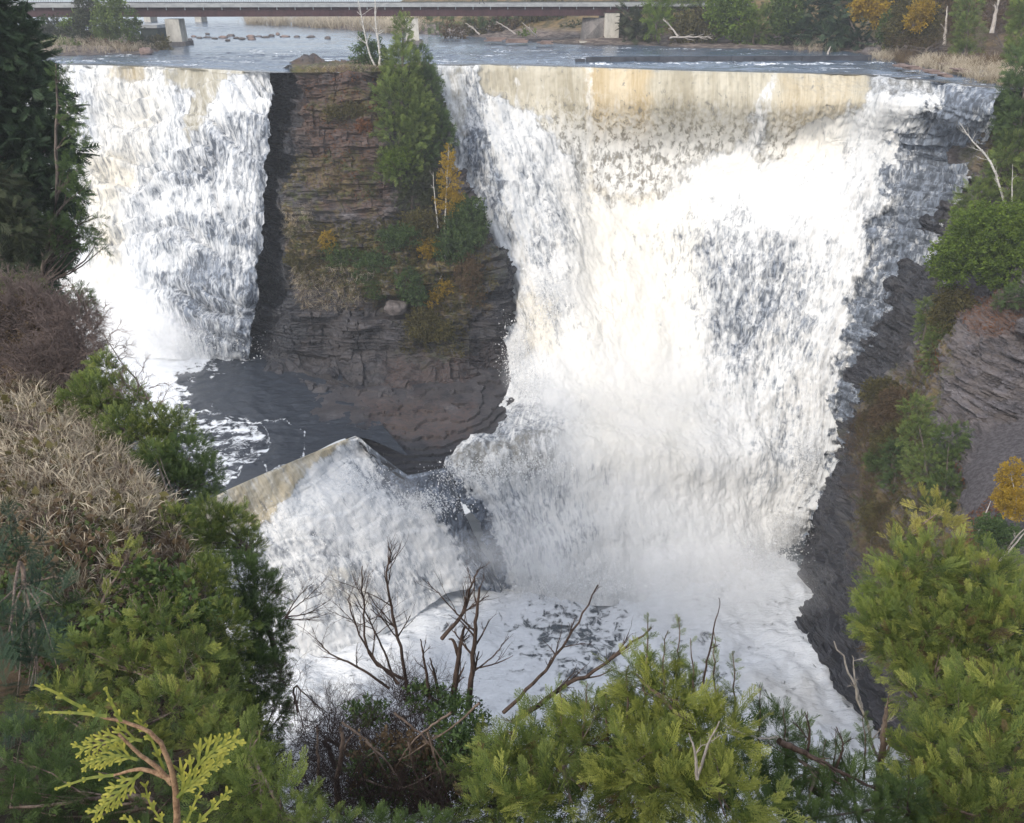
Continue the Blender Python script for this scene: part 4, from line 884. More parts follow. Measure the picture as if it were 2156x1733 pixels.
# low dam wall above the right falls
dw = thing('dam_wall', 'low wet concrete wall damming the river just above the right falls', 'dam', PZ(1530, 131, 0.))
a, b = PZ(1212, 131.5, 0.), PZ(1836, 127.5, 0.); e = b-a; L = np.linalg.norm(e); e /= L; nn = np.array([-e[1], e[0], 0]); DX = np.eye(4); DX[:3, 0] = e; DX[:3, 1] = nn; DX[:3, 3] = a
m = MB(); us = np.linspace(1.0, L, 13)
for i in range(12): m.box((us[i]+.02, (i*7 % 3)*.03, -.6), (us[i+1]-.02, .5, .44+(i*5 % 4)*.012), DX)
m.box((0, .05, -.6), (.9, .45, .30), DX); m.build('wall', M_DAM, dw)
m = MB(); m.box((1.4, .12, .48), (L*.6, .46, .52), DX); m.build('spill_lip', M_RIVER, dw)
# spray bump
# person on the bridge
def skin_person():
    u = bu(1013); th_loc = bm(u, 1.2, ZD)
    J = {'pel': (0, 0, .93), 'che': (.06, 0, 1.28), 'nec': (.08, 0, 1.46), 'hed': (.11, 0, 1.60), 'top': (.11, 0, 1.70),
         'lh': (-.02, .09, .88), 'lk': (-.04, .10, .50), 'la': (-.10, .10, .09), 'lt': (.06, .10, .03),
         'rh': (.02, -.09, .88), 'rk': (.26, -.10, .52), 'ra': (.48, -.10, .10), 'rt': (.64, -.10, .08),
         'ls': (.06, .19, 1.40), 'le': (.20, .23, 1.12), 'lw': (.40, .20, .98), 'rs': (.06, -.19, 1.40), 're': (-.12, -.23, 1.14), 'rw': (-.20, -.22, .90)}
    E = 'pel-che che-nec nec-hed hed-top pel-lh lh-lk lk-la la-lt pel-rh rh-rk rk-ra ra-rt che-ls ls-le le-lw che-rs rs-re re-rw'.split()
    rad = dict(pel=.15, che=.16, nec=.06, hed=.10, top=.07, lh=.10, lk=.065, la=.045, lt=.04, rh=.10, rk=.065, ra=.045, rt=.04, ls=.07, le=.05, lw=.035, rs=.07, re=.05, rw=.035)
    ks = list(J); me = bpy.data.meshes.new('person'); me.from_pydata([tuple(MX[:3, :3]@np.array(J[k])) for k in ks], [(ks.index(a), ks.index(b)) for a, b in (e.split('-') for e in E)], [])
    o = bpy.data.objects.new('person', me); COL.objects.link(o); o.location = tuple(th_loc)
    md = o.modifiers.new('skin', 'SKIN'); me.skin_vertices.new() if not me.skin_vertices else None
    for k, sv in zip(ks, me.skin_vertices[0].data): sv.radius = (rad[k], rad[k])
    me.skin_vertices[0].data[0].use_root = True
    s = o.modifiers.new('sub', 'SUBSURF'); s.levels = s.render_levels = 1
    me.materials.append(mat_plain('dark clothing', (.02, .02, .03), (.04, .04, .05), 5))
    tag(o, 'person in dark clothing striding along the bridge behind the railing', 'person')
skin_person()
def boulder(px, py, z, rx, ry, label, mat, rng, name='boulder', group=None, sink=.3, cat='boulder'):
    c = PZ(px, py, z) if not isinstance(z, tuple) else PY(px, py, z[0]); mpp = proj(c)[2]/F
    nu, nv = 40, 24; a, b = np.meshgrid(np.linspace(0, 2*math.pi, nu), np.linspace(0, math.pi, nv)); S = np.stack([np.sin(b)*np.cos(a), np.sin(b)*np.sin(a), np.cos(b)], -1)
    k = rng.uniform(0, 50); d = 1+.22*noise(S*1.3+k)+.10*noise(S*3+k)+.04*noise(S*8+k); S2 = np.sign(S)*np.abs(S)**.85
    G = c+S2*d[..., None]*np.array([rx, (rx+ry)/2, ry])*mpp+np.array([0, 0, ry*mpp*(1-sink)*.9])
    o = gridmesh(name, G-c, mat, {}, True); o.location = tuple(c); return tag(o, label, cat, group)
rb = np.random.default_rng(9)
M_BOULD = mat_plain('pinkish grey boulder', (.14, .10, .09), (.27, .20, .175), 1.5, .9, .5, .05)
M_BOULG = mat_plain('grey boulder', (.08, .07, .07), (.17, .15, .145), 1.2, .9, .5, .05)
boulder(308, 114, 0., 14, 8, 'rounded pinkish boulder in the water left of the bridge pier', M_BOULD, rb)
boulder(1835, 118, 0., 21, 11, 'large smooth grey boulder at the right shore by the end of the dam wall', M_BOULG, rb)
boulder(835, 655, (68.,), 24, 15, 'pale grey block of rock lying on the island slope', M_BOULG, rb, 'rock_block')
spots = [(408, 78, 8), (420, 81, 9), (437, 80, 12), (452, 82, 10), (470, 80, 14), (486, 77, 12), (498, 81, 9), (510, 83, 11), (528, 79, 13), (545, 78, 10), (560, 80, 12), (572, 77, 9), (600, 78, 15), (625, 79, 9), (655, 80, 13), (400, 84, 7), (530, 84, 12), (690, 82, 9), (480, 86, 8), (437, 73, 7), (585, 74, 6)]
base_rock = None
for i, (x, y, w_) in enumerate(spots):
    if i < 4: o = boulder(x, y, 0., w_*.7, 2.0, 'low dark rock breaking the rapids left of the island trees', M_BOULG if i % 4 else M_BOULD, rb, 'river_rock', 'rocks in the upstream rapids', .35, 'rock'); base_rock = (base_rock or [])+[(o, w_)]
    else:
        s, sw = base_rock[i % 4]; c = s.copy(); COL.objects.link(c); p = PZ(x, y, 0.); c.location = tuple(p); k = w_/sw*proj(p)[2]/proj(np.array(s.location))[2]; c.scale = (k, k, 1+.3*(i % 3))
    (o if i < 4 else c)['label'] = 'low dark rock breaking the rapids upstream of the island'
# shale slabs on the right shore
srng = np.random.default_rng(4)
for i, (x, y, w_, h_) in enumerate([(1925, 141, 26, 4), (1960, 150, 22, 4), (2005, 137, 30, 5), (2030, 147, 22, 4), (1990, 157, 18, 4), (1900, 136, 15, 3), (1040, 82, 40, 5), (1090, 85, 44, 5), (1150, 88, 30, 4)]):
    yb = y+2; c = PZ(x, y+5, .3); mpp = proj(c)[2]/F; m = MB()
    for k in range(3):
        M2 = np.eye(4); a = srng.uniform(-.15, .15); M2[:3, :3] = [[math.cos(a), -math.sin(a), 0], [math.sin(a), math.cos(a), 0], [0, 0, 1]]; M2[:3, 3] = c+np.array([srng.uniform(-.3, .3), k*.25, k*h_*mpp*.5])
        ww = w_*mpp*srng.uniform(.4, .55); m.box((-ww, -.5, 0), (ww, .9, h_*mpp*.45), M2)
    o = m.build('shale_slab', M_BOULD, None, org=c); place = ('on the right shore above the falls' if x > 1500 else 'at the waterline under the bridge')
    tag(o, 'pale stack of flat shale slabs '+place, 'rock slab', 'shale slabs on the shore' if x > 1500 else 'pale slabs under the bridge')
# ================= plants =================
XN = 0
# --- island ---
plant('cedar_tree', 'tallest cedar on the island, a dense green spire by the cliff edge', 'cedar tree',
      [(848, 78, 75.5, 17, 46), (848, 145, 75, 40, 52), (838, 215, 74, 50, 62), (845, 285, 73.2, 58, 48), (842, 350, 72.6, 48, 40), (870, 240, 74.2, 50, 60)], 'cedar1', 'cedar', .62, 5.2, r0=.3, group='island cedars', upb=.5)
plant('cedar_tree', 'darker cedar leaning out over the right falls behind the tallest island cedar', 'cedar tree',
      [(888, 140, 77, 20, 40), (898, 190, 76, 30, 50), (908, 255, 75.3, 38, 40), (918, 290, 74.5, 42, 26), (878, 320, 74, 44, 44)], 'cedar1', 'cedardark', .6, 5, r0=.25, group='island cedars', upb=.4)
plant('cedar_tree', 'grey green feathery cedar below the tall island cedars', 'cedar tree',
      [(875, 380, 72.8, 45, 40), (868, 418, 72.2, 42, 26), (905, 400, 72.6, 30, 30)], 'cedar1', 'sprucegrey', .5, 4, r0=.15, group='island cedars')
plant('shrub', 'yellow green leafy shrub at the foot of the tallest island cedar', 'shrub', [(830, 345, 71.8, 28, 22), (845, 330, 71.6, 20, 12)], 'broad', 'lime', .38, 3.2, r0=.06)
plant('cedar_shrub', 'small dark bush behind the birches on the island top', 'shrub', [(770, 110, 77.8, 26, 36), (795, 125, 77.6, 25, 30), (757, 138, 77, 22, 14)], 'broad', 'cedardark', .45, 2.0, r0=.08, inner=.7)
def birch(name, label, paths, leaves, r0, sub=8, group=None, mat=None, seed=1, leafn=0, tw=.9, extra=None):
    rng = np.random.default_rng(seed); base = PY(*paths[0][0]); th = thing(name, label, 'birch tree' if 'birch' in name else 'dead tree', base, group)
    for j, path in enumerate(paths):
        pts = [PY(*q) for q in path]; q, r = tube_path(pts, r0*(.75 if j else 1), r0*.18, .004, rng, 7, 14); mb = MB(); mb.tube(q, r, 7)
        for k in range(sub):
            i = rng.integers(5, 14); L = np.linalg.norm(q[-1]-q[0])*rng.uniform(.08, .2); dd = (q[min(i+1, 13)]-q[i-1]); dd /= np.linalg.norm(dd); branchy(q[i], dd*.8+rng.normal(0, .55, 3)*np.array([1, .6, .6]), L, r[i]*.45, 2, rng, mb, .4, .15, 5, .03, (2, 4))
        mb.build('trunk' if j == 0 else 'stem', mat or M_BIRCH, th, True)
    for bl, leaf, sz, dn in leaves:
        P, D = blobpts(bl, sz, dn, rng, .35, .1, .8); V, Fq, t, r = scatter('broad', P, D, sz*rng.uniform(.6, 1.3, len(P)), rng); mesh('foliage', V, Fq, LEAF[leaf], th, dict(tip=t, rnd=r), False)
    return th
birch('birch_tree', 'bare white birch with two forked stems on top of the island', [[(800, 152, 76.3), (799, 105, 76.3), (791, 50, 76.3), (790, -30, 76.3)], [(796, 152, 76.2), (778, 112, 76.2), (765, 55, 76.2), (750, -20, 76.2)]], [], .13, 12, seed=3)
birch('birch_tree', 'slender birch with yellow leaves standing below the island cedars', [[(936, 500, 70.6), (938, 440, 70.8), (941, 380, 71), (945, 305, 71.2)]],
      [([(945, 335, 71, 15, 30), (944, 380, 71, 24, 34), (948, 425, 70.9, 33, 28)], 'yellow', .34, 1.5)], .085, 6, seed=4)
birch('birch_tree', 'bare white birch pole beside the yellow birch on the island', [[(922, 480, 70.4), (918, 440, 70.8), (914, 400, 71), (912, 362, 71.2)]], [], .07, 2, seed=5)
birch('birch_tree', 'birch hanging upside down down the island cliff with yellow leaves', [[(938, 535, 69.6), (934, 560, 69.3), (925, 595, 69), (905, 625, 68.6)], [(928, 585, 69), (915, 600, 68.8), (900, 618, 68.6), (890, 632, 68.4)]],
      [([(935, 605, 68.6, 18, 16), (906, 635, 68.2, 14, 12), (918, 622, 68.3, 18, 10)], 'yellow', .3, 2.0)], .08, 7, seed=6)
for i, (lb, bl, leaf, kd, sz) in enumerate([
  ('dark green bush on the right rim of the island', [(985, 450, 71, 38, 36), (1005, 480, 70.8, 22, 28), (960, 470, 70.8, 25, 25)], 'cedardark', 'broad', .42),
  ('rounded green bush hanging below the yellow birch', [(960, 515, 70, 45, 34), (985, 500, 70, 30, 26), (935, 530, 69.7, 25, 25)], 'cedardark', 'broad', .42),
  ('broad green bush in the middle of the island slope', [(850, 495, 70, 48, 22), (825, 505, 70, 30, 20)], 'cedardark', 'broad', .4),
  ('olive yellow bush between the cedars and the green bushes', [(890, 465, 70.6, 42, 22), (905, 500, 70, 24, 14)], 'olive', 'broad', .4),
  ('green juniper patch left on the island slope', [(790, 560, 69, 38, 26), (765, 575, 68.9, 20, 22)], 'cedardark', 'broad', .38),
  ('pale green bush left of the juniper patch on the island', [(735, 545, 69.6, 45, 20), (705, 530, 69.9, 25, 18)], 'green', 'broad', .36),
  ('small yellow leaved bush left on the island slope', [(690, 510, 70, 16, 22)], 'yellow', 'broad', .3),
  ('dark green bush low on the island slope', [(860, 600, 68, 30, 34), (880, 625, 67.8, 20, 18)], 'cedardark', 'broad', .38),
  ('olive bush clump low on the island above the ledge', [(900, 690, 67.2, 48, 26), (890, 665, 67.4, 30, 14), (930, 700, 67, 30, 18)], 'olive', 'broad', .38),
  ('brown green bush right of the hanging birch', [(985, 580, 69, 30, 40), (1000, 620, 68.8, 20, 30)], 'brown', 'broad', .34),
  ('yellow leaved bush beside the dark juniper on the island', [(905, 520, 69.9, 24, 20)], 'yellow', 'broad', .3),
  ('pale olive bush at the left edge of the island slope', [(640, 555, 70, 32, 16), (618, 545, 70.2, 18, 12)], 'olive', 'broad', .34),
  ('green bush hanging under the boulder on the island', [(790, 610, 68.4, 30, 18)], 'green', 'broad', .32),
  ('rusty bush high on the island cliff near the cedars', [(775, 265, 73.3, 24, 14)], 'rust', 'broad', .3),
  ('grassy green bush high on the island cliff', [(735, 232, 73.6, 46, 12), (700, 236, 73.7, 22, 8)], 'olive', 'broad', .34)]):
    plant('shrub', lb, 'shrub', bl, kd, leaf, sz, 3., r0=.05, seed=100+i, inner=.6)
def on_surface(G, px, py, poly, n, rng):
    d = sdf(poly, px.ravel(), py.ravel()); i = np.where(d > 0)[0]
    if not len(i): return np.zeros((0, 3))
    return G.reshape(-1, 3)[rng.choice(i, n)]
def cover(name, label, specs, leafs, parent=None):
    """ground cover nobody could count: one stuff object per colour"""
    for leaf, lst in leafs.items():
        Vs, Fs, Ts, Rs, n0 = [], [], [], [], 0
        for (G, px, py, poly, n, kd, sz, up, sd) in lst:
            rng = np.random.default_rng(sd); P = on_surface(G, px, py, poly, n, rng); P = P+rng.normal(0, sz*.15, P.shape); D = rng.normal(0, .45, P.shape)+np.array(up); V, Fq, t, r = scatter(kd, P, D, sz*rng.uniform(.5, 1.4, n), rng)
            Vs.append(V); Fs.append(Fq+n0); Ts.append(t); Rs.append(r); n0 += len(V)
        o = mesh(name, np.concatenate(Vs), np.concatenate(Fs), LEAF[leaf], None, dict(tip=np.concatenate(Ts), rnd=np.concatenate(Rs)), False)
        tag(o, label[leaf], 'ground cover', None, 'stuff')
I_ = (IG, IPX, IPY); WP = GW
cover('dry_grass', dict(straw='dry grass growing in tufts along the ledges of the island cliff', olive='low olive herbs and moss on the island ledges', brown='brown dead growth on the island cliff face', rust='rust coloured low growth on the island rock'), None,
 dict(straw=[(*I_, [(600, 560), (700, 540), (800, 560), (760, 640), (640, 650), (600, 600)], 500, 'grass2', .75, (0, -.6, -.2), 1), (*I_, [(595, 440), (660, 430), (660, 490), (600, 500)], 160, 'grass2', .6, (0, -.6, .1), 2), (*I_, [(640, 145), (800, 140), (800, 154), (640, 156)], 160, 'grass2', .4, (0, -.3, 1), 3)],
      olive=[(*I_, [(600, 480), (900, 450), (1020, 480), (1040, 600), (960, 660), (850, 640), (620, 600)], 2600, 'broad', .34, (0, -.6, .4), 4), (*I_, [(600, 330), (800, 330), (800, 420), (600, 400)], 260, 'broad', .28, (0, -.6, .4), 5), (*I_, [(850, 640), (1000, 640), (980, 760), (840, 740)], 500, 'broad', .28, (0, -.6, .4), 6)],
      brown=[(*I_, [(640, 170), (800, 180), (800, 460), (760, 460), (620, 300)], 700, 'twig', .7, (0, -.6, .2), 7), (*I_, [(600, 520), (1040, 520), (1040, 650), (640, 660)], 600, 'broad', .26, (0, -.6, .3), 8)],
      rust=[(*I_, [(640, 170), (800, 160), (800, 430), (700, 400), (640, 280)], 260, 'broad', .26, (0, -.6, .3), 9)]))
# --- right gorge wall ---
RWT = [
  ('dark cedar at the brink of the right falls', 'cedar_tree', [(2145, 195, 60, 44, 55), (2150, 260, 59, 52, 54), (2125, 250, 59.4, 32, 46), (2160, 140, 61, 40, 50)], 'cedar1', 'cedardark', .55, 60),
  ('olive brown cedar below the brink of the right falls', 'cedar_tree', [(2135, 320, 58, 42, 40), (2110, 350, 58, 30, 35)], 'cedar1', 'cedar', .5, 57),
  ('dark green tree against the right edge above the grey rock', 'cedar_tree', [(2165, 400, 55, 30, 70), (2140, 430, 55, 28, 50)], 'cedar1', 'cedar', .5, 55),
  ('thin grey green cedar leaning towards the right falls', 'cedar_tree', [(2060, 420, 57.5, 45, 40), (2040, 460, 57, 40, 38)], 'cedar1', 'cedar', .48, 55),
  ('big bright green spreading tree on the rim above the grey rock', 'spreading_tree', [(2090, 490, 52.5, 90, 62), (2035, 535, 52.5, 66, 56), (2120, 560, 52, 70, 46), (1998, 560, 53, 36, 34), (2160, 500, 52, 50, 80)], 'broad', 'lime', .42, 52),
  ('olive shrub climbing the gully left of the grey rock', 'shrub', [(2012, 640, 52.5, 36, 34), (1990, 675, 52.6, 32, 28)], 'broad', 'olive', .36, 52),
  ('green cedar shrub in the gully left of the grey rock', 'cedar_shrub', [(1972, 730, 52.4, 26, 38), (1962, 765, 52, 22, 22), (1985, 700, 52.3, 24, 20)], 'cedar1', 'cedar', .36, 52),
  ('small green bush beside the thin side stream', 'shrub', [(1855, 812, 54.2, 34, 14), (1838, 830, 54, 20, 16)], 'broad', 'olive', .3, 53),
  ('brown bush above the green gorge cedar', 'shrub', [(1885, 850, 52.5, 36, 32), (1862, 880, 52, 28, 26)], 'broad', 'brown', .3, 52),
  ('green gorge cedar standing left of the dark scree', 'cedar_tree', [(1930, 865, 46, 30, 36), (1932, 920, 45, 40, 44), (1950, 985, 43, 46, 46)], 'cedar1', 'cedar', .36, 44),
  ('second green gorge cedar touching the dark scree', 'cedar_tree', [(2000, 925, 43.5, 36, 36), (2012, 975, 42.5, 40, 34), (1990, 1030, 41, 42, 44), (1985, 1075, 40, 38, 30)], 'cedar1', 'green', .36, 40),
  ('grey green bush on the brown slope by the right falls', 'shrub', [(1852, 975, 50.5, 28, 18), (1838, 960, 50.8, 18, 12)], 'broad', 'green', .28, 50),
  ('tangled brown brush on the slope beside the right falls', 'brush', [(1815, 930, 53.2, 34, 36), (1850, 1020, 50, 44, 44), (1880, 1060, 47, 40, 34)], 'twig', 'brown', .4, 50),
  ('small dark cedar low on the slope beside the right falls', 'cedar_tree', [(1880, 960, 48.5, 24, 44), (1885, 1010, 48, 28, 34)], 'cedar1', 'cedardark', .34, 48),
  ('olive bush at the foot of the dark wet wall', 'shrub', [(1845, 1090, 47.5, 30, 34), (1870, 1130, 46, 34, 30)], 'broad', 'olive', .3, 47),
  ('brown green bush left of the green gorge cedar', 'shrub', [(1885, 915, 50, 26, 26), (1860, 935, 50.5, 24, 22)], 'broad', 'olive', .28, 50),
  ('small cedar in the gully under the big rim tree', 'cedar_tree', [(1950, 690, 54, 22, 30), (1948, 650, 54.4, 16, 26)], 'cedar1', 'cedar', .34, 54),
  ('cedar sprouting from the top of the grey rock', 'cedar_tree', [(2140, 625, 49.5, 30, 24), (2110, 632, 49.8, 20, 14)], 'cedar1', 'cedardark', .34, 49),
  ('yellow leaved sapling at the right edge of the scree', 'sapling', [(2128, 1000, 31, 22, 34), (2140, 1060, 30, 34, 34), (2120, 1045, 30.5, 22, 22)], 'broad', 'yellow', .2, 30),
  ('dark green bush below the yellow sapling', 'shrub', [(2085, 1120, 27, 34, 32), (2120, 1135, 26.5, 36, 26)], 'broad', 'cedardark', .22, 27),
  ('brown thicket under the golden cedar tip', 'brush', [(1900, 1150, 40, 60, 46), (1840, 1130, 44, 34, 46)], 'twig', 'brown', .36, 40)]
for i, (lb, nm, bl, kd, leaf, sz, _) in enumerate(RWT):
    plant(nm, lb, nm.replace('_', ' '), bl, kd, leaf, sz, 3.4 if kd != 'twig' else 5, r0=.14 if 'tree' in nm else .05, seed=200+i, inner=.55, bark=M_BIRCH if 'spreading' in nm or 'sapling' in nm else None, lump=.4)
cover('ground_cover', dict(rust='rust red leaves and moss on the right gorge slope', brown='brown dead herbs over the right gorge slope', olive='olive herbs on the right gorge slope'), None,
 dict(rust=[(*WP, [(2020, 630), (2110, 610), (2160, 690), (2040, 700)], 260, 'broad', .2, (-.4, -.6, .5), 11), (*WP, [(2030, 1090), (2080, 1050), (2110, 1080), (2060, 1160), (2010, 1140)], 260, 'broad', .2, (-.4, -.6, .5), 12), (*WP, [(1995, 980), (2030, 960), (2030, 1010), (2000, 1030)], 60, 'broad', .2, (-.4, -.6, .5), 13), (*WP, [(1930, 760), (1990, 690), (2000, 740), (1960, 800)], 100, 'broad', .24, (-.4, -.6, .5), 14)],
      brown=[(*WP, [(1780, 900), (1870, 790), (1960, 760), (1960, 900), (2000, 1100), (1960, 1250), (1850, 1250), (1800, 1100)], 2600, 'twigbold', .55, (-.4, -.7, .4), 15), (*WP, [(2050, 1090), (2200, 1070), (2200, 1300), (2000, 1250)], 500, 'twig', .3, (-.4, -.7, .4), 16)],
      olive=[(*WP, [(1800, 900), (1880, 800), (1960, 900), (1940, 1180), (1860, 1180)], 1500, 'broad', .3, (-.4, -.7, .4), 17), (*WP, [(1980, 600), (2040, 620), (2000, 760), (1940, 800)], 260, 'broad', .26, (-.4, -.7, .4), 18), (*WP, [(2080, 200), (2300, 200), (2300, 560), (2060, 560)], 1200, 'broad', .4, (-.4, -.7, .4), 19)]))
birch('dead_birch', 'leaning white dead birch reaching over the right falls', [[(2122, 452, 55), (2110, 410, 55.5), (2090, 350, 56), (2068, 315, 56.2)], [(2100, 372, 55.8), (2078, 330, 56), (2050, 300, 56.2), (2020, 258, 56.5)]], [], .1, 6, seed=21, mat=M_BIRCH)
birch('dead_birch', 'short upright dead birch pole beside the leaning one', [[(2131, 425, 54.6), (2131, 390, 54.7), (2132, 345, 54.8)]], [], .05, 1, seed=22)
birch('fallen_log', 'silver dead pole lying on the rust red leaves below the scree', [[(2058, 1125, 31), (2072, 1090, 31.5), (2086, 1055, 32)]], [], .06, 0, seed=23, mat=M_SILVER)
birch('fallen_log', 'forked dead branch at the right edge above the big cedar', [[(2095, 1190, 18), (2125, 1160, 18), (2150, 1130, 18), (2180, 1095, 18)], [(2110, 1178, 18), (2140, 1130, 17.6), (2175, 1100, 17.5)]], [], .035, 3, seed=24, mat=M_SILVER)
# --- upstream right bank ---
UB = [
 ('drooping brown spruce beside the bridge abutment', 'spruce_tree', [(1330, 50, 117, 26, 20), (1340, 75, 116, 30, 14), (1322, 30, 117, 18, 16)], 'spruce', 'sprucegrey', 1.2),
 ('bright green cedar right of the bridge end', 'cedar_tree', [(1385, 15, 114, 28, 34), (1382, 48, 113, 24, 26)], 'cedar1', 'lime', .9),
 ('mid green cedar behind the bright green one', 'cedar_tree', [(1430, 10, 120, 34, 34), (1465, 20, 121, 30, 26)], 'cedar1', 'cedar', .9),
 ('grey brown bush over the fallen white branch', 'shrub', [(1462, 52, 113, 34, 22), (1440, 70, 112, 30, 12), (1490, 62, 112, 30, 18)], 'broad', 'olive', .8),
 ('large yellow green maple right of the grey bush', 'maple_tree', [(1530, 15, 111, 40, 36), (1555, 45, 110, 36, 28), (1520, 42, 111, 26, 22)], 'broad', 'lime', .9),
 ('green cedar between the maple and the dark spruces', 'cedar_tree', [(1600, 50, 110, 36, 34), (1588, 75, 109, 28, 18)], 'cedar1', 'cedar', .85),
 ('second round green maple left of the dark spruces', 'maple_tree', [(1660, 12, 109, 34, 34), (1655, 45, 108, 30, 28)], 'broad', 'green', .85),
 ('dark layered spruce overhanging the still water', 'spruce_tree', [(1710, 20, 108, 36, 44), (1730, 62, 106, 44, 24), (1690, 72, 106, 34, 16)], 'spruce', 'spruce', 1.3),
 ('dark layered spruce nearest the grey shore boulder', 'spruce_tree', [(1775, 15, 105, 38, 44), (1790, 58, 103, 42, 26), (1755, 80, 102, 34, 16), (1810, 85, 101, 24, 16)], 'spruce', 'spruce', 1.3),
 ('golden yellow maple above the shore boulder', 'maple_tree', [(1835, 5, 98, 34, 24), (1815, 20, 98, 22, 14), (1850, 30, 98, 18, 18)], 'broad', 'yellow', .75),
 ('narrow green bush right of the golden maple', 'shrub', [(1876, 55, 96, 16, 30), (1866, 80, 95, 14, 18)], 'broad', 'green', .6),
 ('yellow olive thicket tree above the shale slabs', 'bushy_tree', [(1925, 35, 94, 44, 34), (1900, 70, 93, 38, 26), (1950, 70, 92, 30, 26)], 'broad', 'olive', .6),
 ('rusty brown tree at the top edge behind the thicket', 'bushy_tree', [(1985, 8, 98, 46, 24), (2000, 35, 96, 30, 22)], 'broad', 'brown', .6),
 ('yellow crowned small tree inside the thicket', 'bushy_tree', [(1940, 25, 91, 26, 18), (1925, 45, 91, 18, 14)], 'broad', 'yellow', .5),
 ('green cedar standing alone among brown bushes above the falls', 'cedar_tree', [(2040, 20, 87, 26, 40), (2040, 70, 86, 30, 38), (2035, 110, 85, 32, 26)], 'cedar1', 'cedar', .6),
 ('bare brown bush left of the lone cedar', 'brush', [(1905, 100, 89, 38, 20), (1950, 105, 87, 34, 20), (1990, 85, 87, 26, 36)], 'twig', 'brown', .9),
 ('bare purple brown bush right of the lone cedar', 'brush', [(2090, 55, 83, 32, 50), (2085, 100, 81, 36, 34), (2120, 120, 78, 30, 26)], 'twig', 'twig', .9),
 ('green tree at the top right corner', 'cedar_tree', [(2150, 60, 74, 22, 60), (2140, 120, 73, 24, 36), (2160, 20, 75, 30, 50)], 'cedar1', 'cedar', .55)]
for i, (lb, nm, bl, kd, leaf, sz) in enumerate(UB):
    plant(nm, lb, nm.replace('_', ' '), bl, kd, leaf, sz, 4.2 if kd != 'twig' else 6, r0=.16, seed=300+i, inner=.5, lump=.35, flat=.7 if kd == 'spruce' else 0, droop=.1 if kd == 'spruce' else 0)
k = 0
for x, y, Y, r_, h_, leaf, kd in [(1350, -30, 135, 50, 60, 'cedar', 'cedar1'), (1420, -30, 134, 50, 60, 'spruce', 'spruce'), (1500, -25, 132, 50, 60, 'cedar', 'cedar1'), (1580, -25, 130, 50, 60, 'spruce', 'spruce'), (1640, 40, 122, 40, 40, 'cedardark', 'cedar1'), (1700, -20, 124, 50, 60, 'spruce', 'spruce'), (1780, -25, 120, 50, 60, 'spruce', 'spruce'), (1870, -10, 115, 45, 50, 'olive', 'broad'), (1950, -20, 112, 50, 50, 'spruce', 'spruce'), (2040, -30, 106, 50, 50, 'cedardark', 'cedar1'), (2120, -20, 96, 50, 60, 'olive', 'broad'), (1880, 60, 104, 30, 30, 'cedardark', 'cedar1'), (2095, 10, 92, 34, 40, 'brown', 'broad')]:
    plant('forest_tree', 'forest tree of the dense row at the top edge behind the shore trees', 'tree', [(x, y, Y, r_, h_), (x+18, y+h_*.5, Y, r_*.7, h_*.5)], kd, leaf, 1.1, 3, r0=.2, seed=400+k, group='forest row behind the right shore', flat=.6 if kd == 'spruce' else 0, limbs=4); k += 1
# understorey along the shore
UL = [((1320, 85), 14, 'olive'), ((1360, 88), 18, 'olive'), ((1392, 84), 10, 'sprucegrey'), ((1425, 90), 14, 'rust'), ((1455, 92), 14, 'brown'), ((1490, 92), 16, 'cedardark'), ((1530, 90), 18, 'cedardark'), ((1570, 94), 18, 'sprucegrey'), ((1615, 95), 18, 'cedardark'), ((1660, 96), 18, 'sprucegrey'), ((1700, 98), 18, 'straw'), ((1740, 100), 18, 'straw'), ((1785, 102), 14, 'cedardark')]
for i, ((x, y), r_, leaf) in enumerate(UL):
    plant('shore_shrub', {'olive': 'low olive', 'rust': 'low rusty red', 'brown': 'low brown', 'cedardark': 'low dark green', 'sprucegrey': 'low grey green', 'straw': 'tawny grassy'}[leaf]+' bush at the waterline of the right shore', 'shrub', [(x, y, PZ(x, y+5, 0.)[1], r_*1.3, r_*.55)], 'broad', leaf, .6, 3, r0=.04, seed=500+i, group='low bushes along the right shore', limbs=3)
for i, (x, y, r_, h_, leaf, kd, lb) in enumerate([(925, 48, 36, 14, 'green', 'cedar1', 'green cedar under the bridge right of the middle pier'), (1000, 56, 30, 12, 'olive', 'broad', 'olive bush on the bank under the bridge'), (1060, 52, 34, 14, 'brown', 'broad', 'brown bush on the bank under the bridge'), (1120, 50, 34, 16, 'olive', 'broad', 'dull olive bush mid way under the bridge'), (1185, 52, 34, 20, 'cedardark', 'spruce', 'dark spruce hanging beside the abutment'), (1215, 68, 26, 14, 'sprucegrey', 'broad', 'grey green bush at the foot of the abutment'), (1105, 78, 20, 6, 'lime', 'broad', 'yellow green reed clump at the waterline under the bridge'),
      (960, 68, 30, 8, 'brown', 'broad', 'low brown bush at the waterline right of the middle pier'), (1030, 30, 60, 20, 'cedardark', 'cedar1', 'dark cedar row behind the bridge deck'), (1150, 25, 60, 20, 'olive', 'broad', 'olive tree behind the bridge deck')]):
    plant('bank_shrub', lb, 'shrub', [(x, y, PZ(x, min(80, 72+.02*x)+(6 if y > 60 else 0), 0.)[1]+6, r_, h_)], kd, leaf, .9, 3.5, r0=.06, seed=540+i, limbs=4)
rs = np.random.default_rng(77)
cover('reed_bank', dict(straw='straw coloured reeds on the far bank between the bridges', olive='olive reeds on the far bank between the bridges'), None, {})
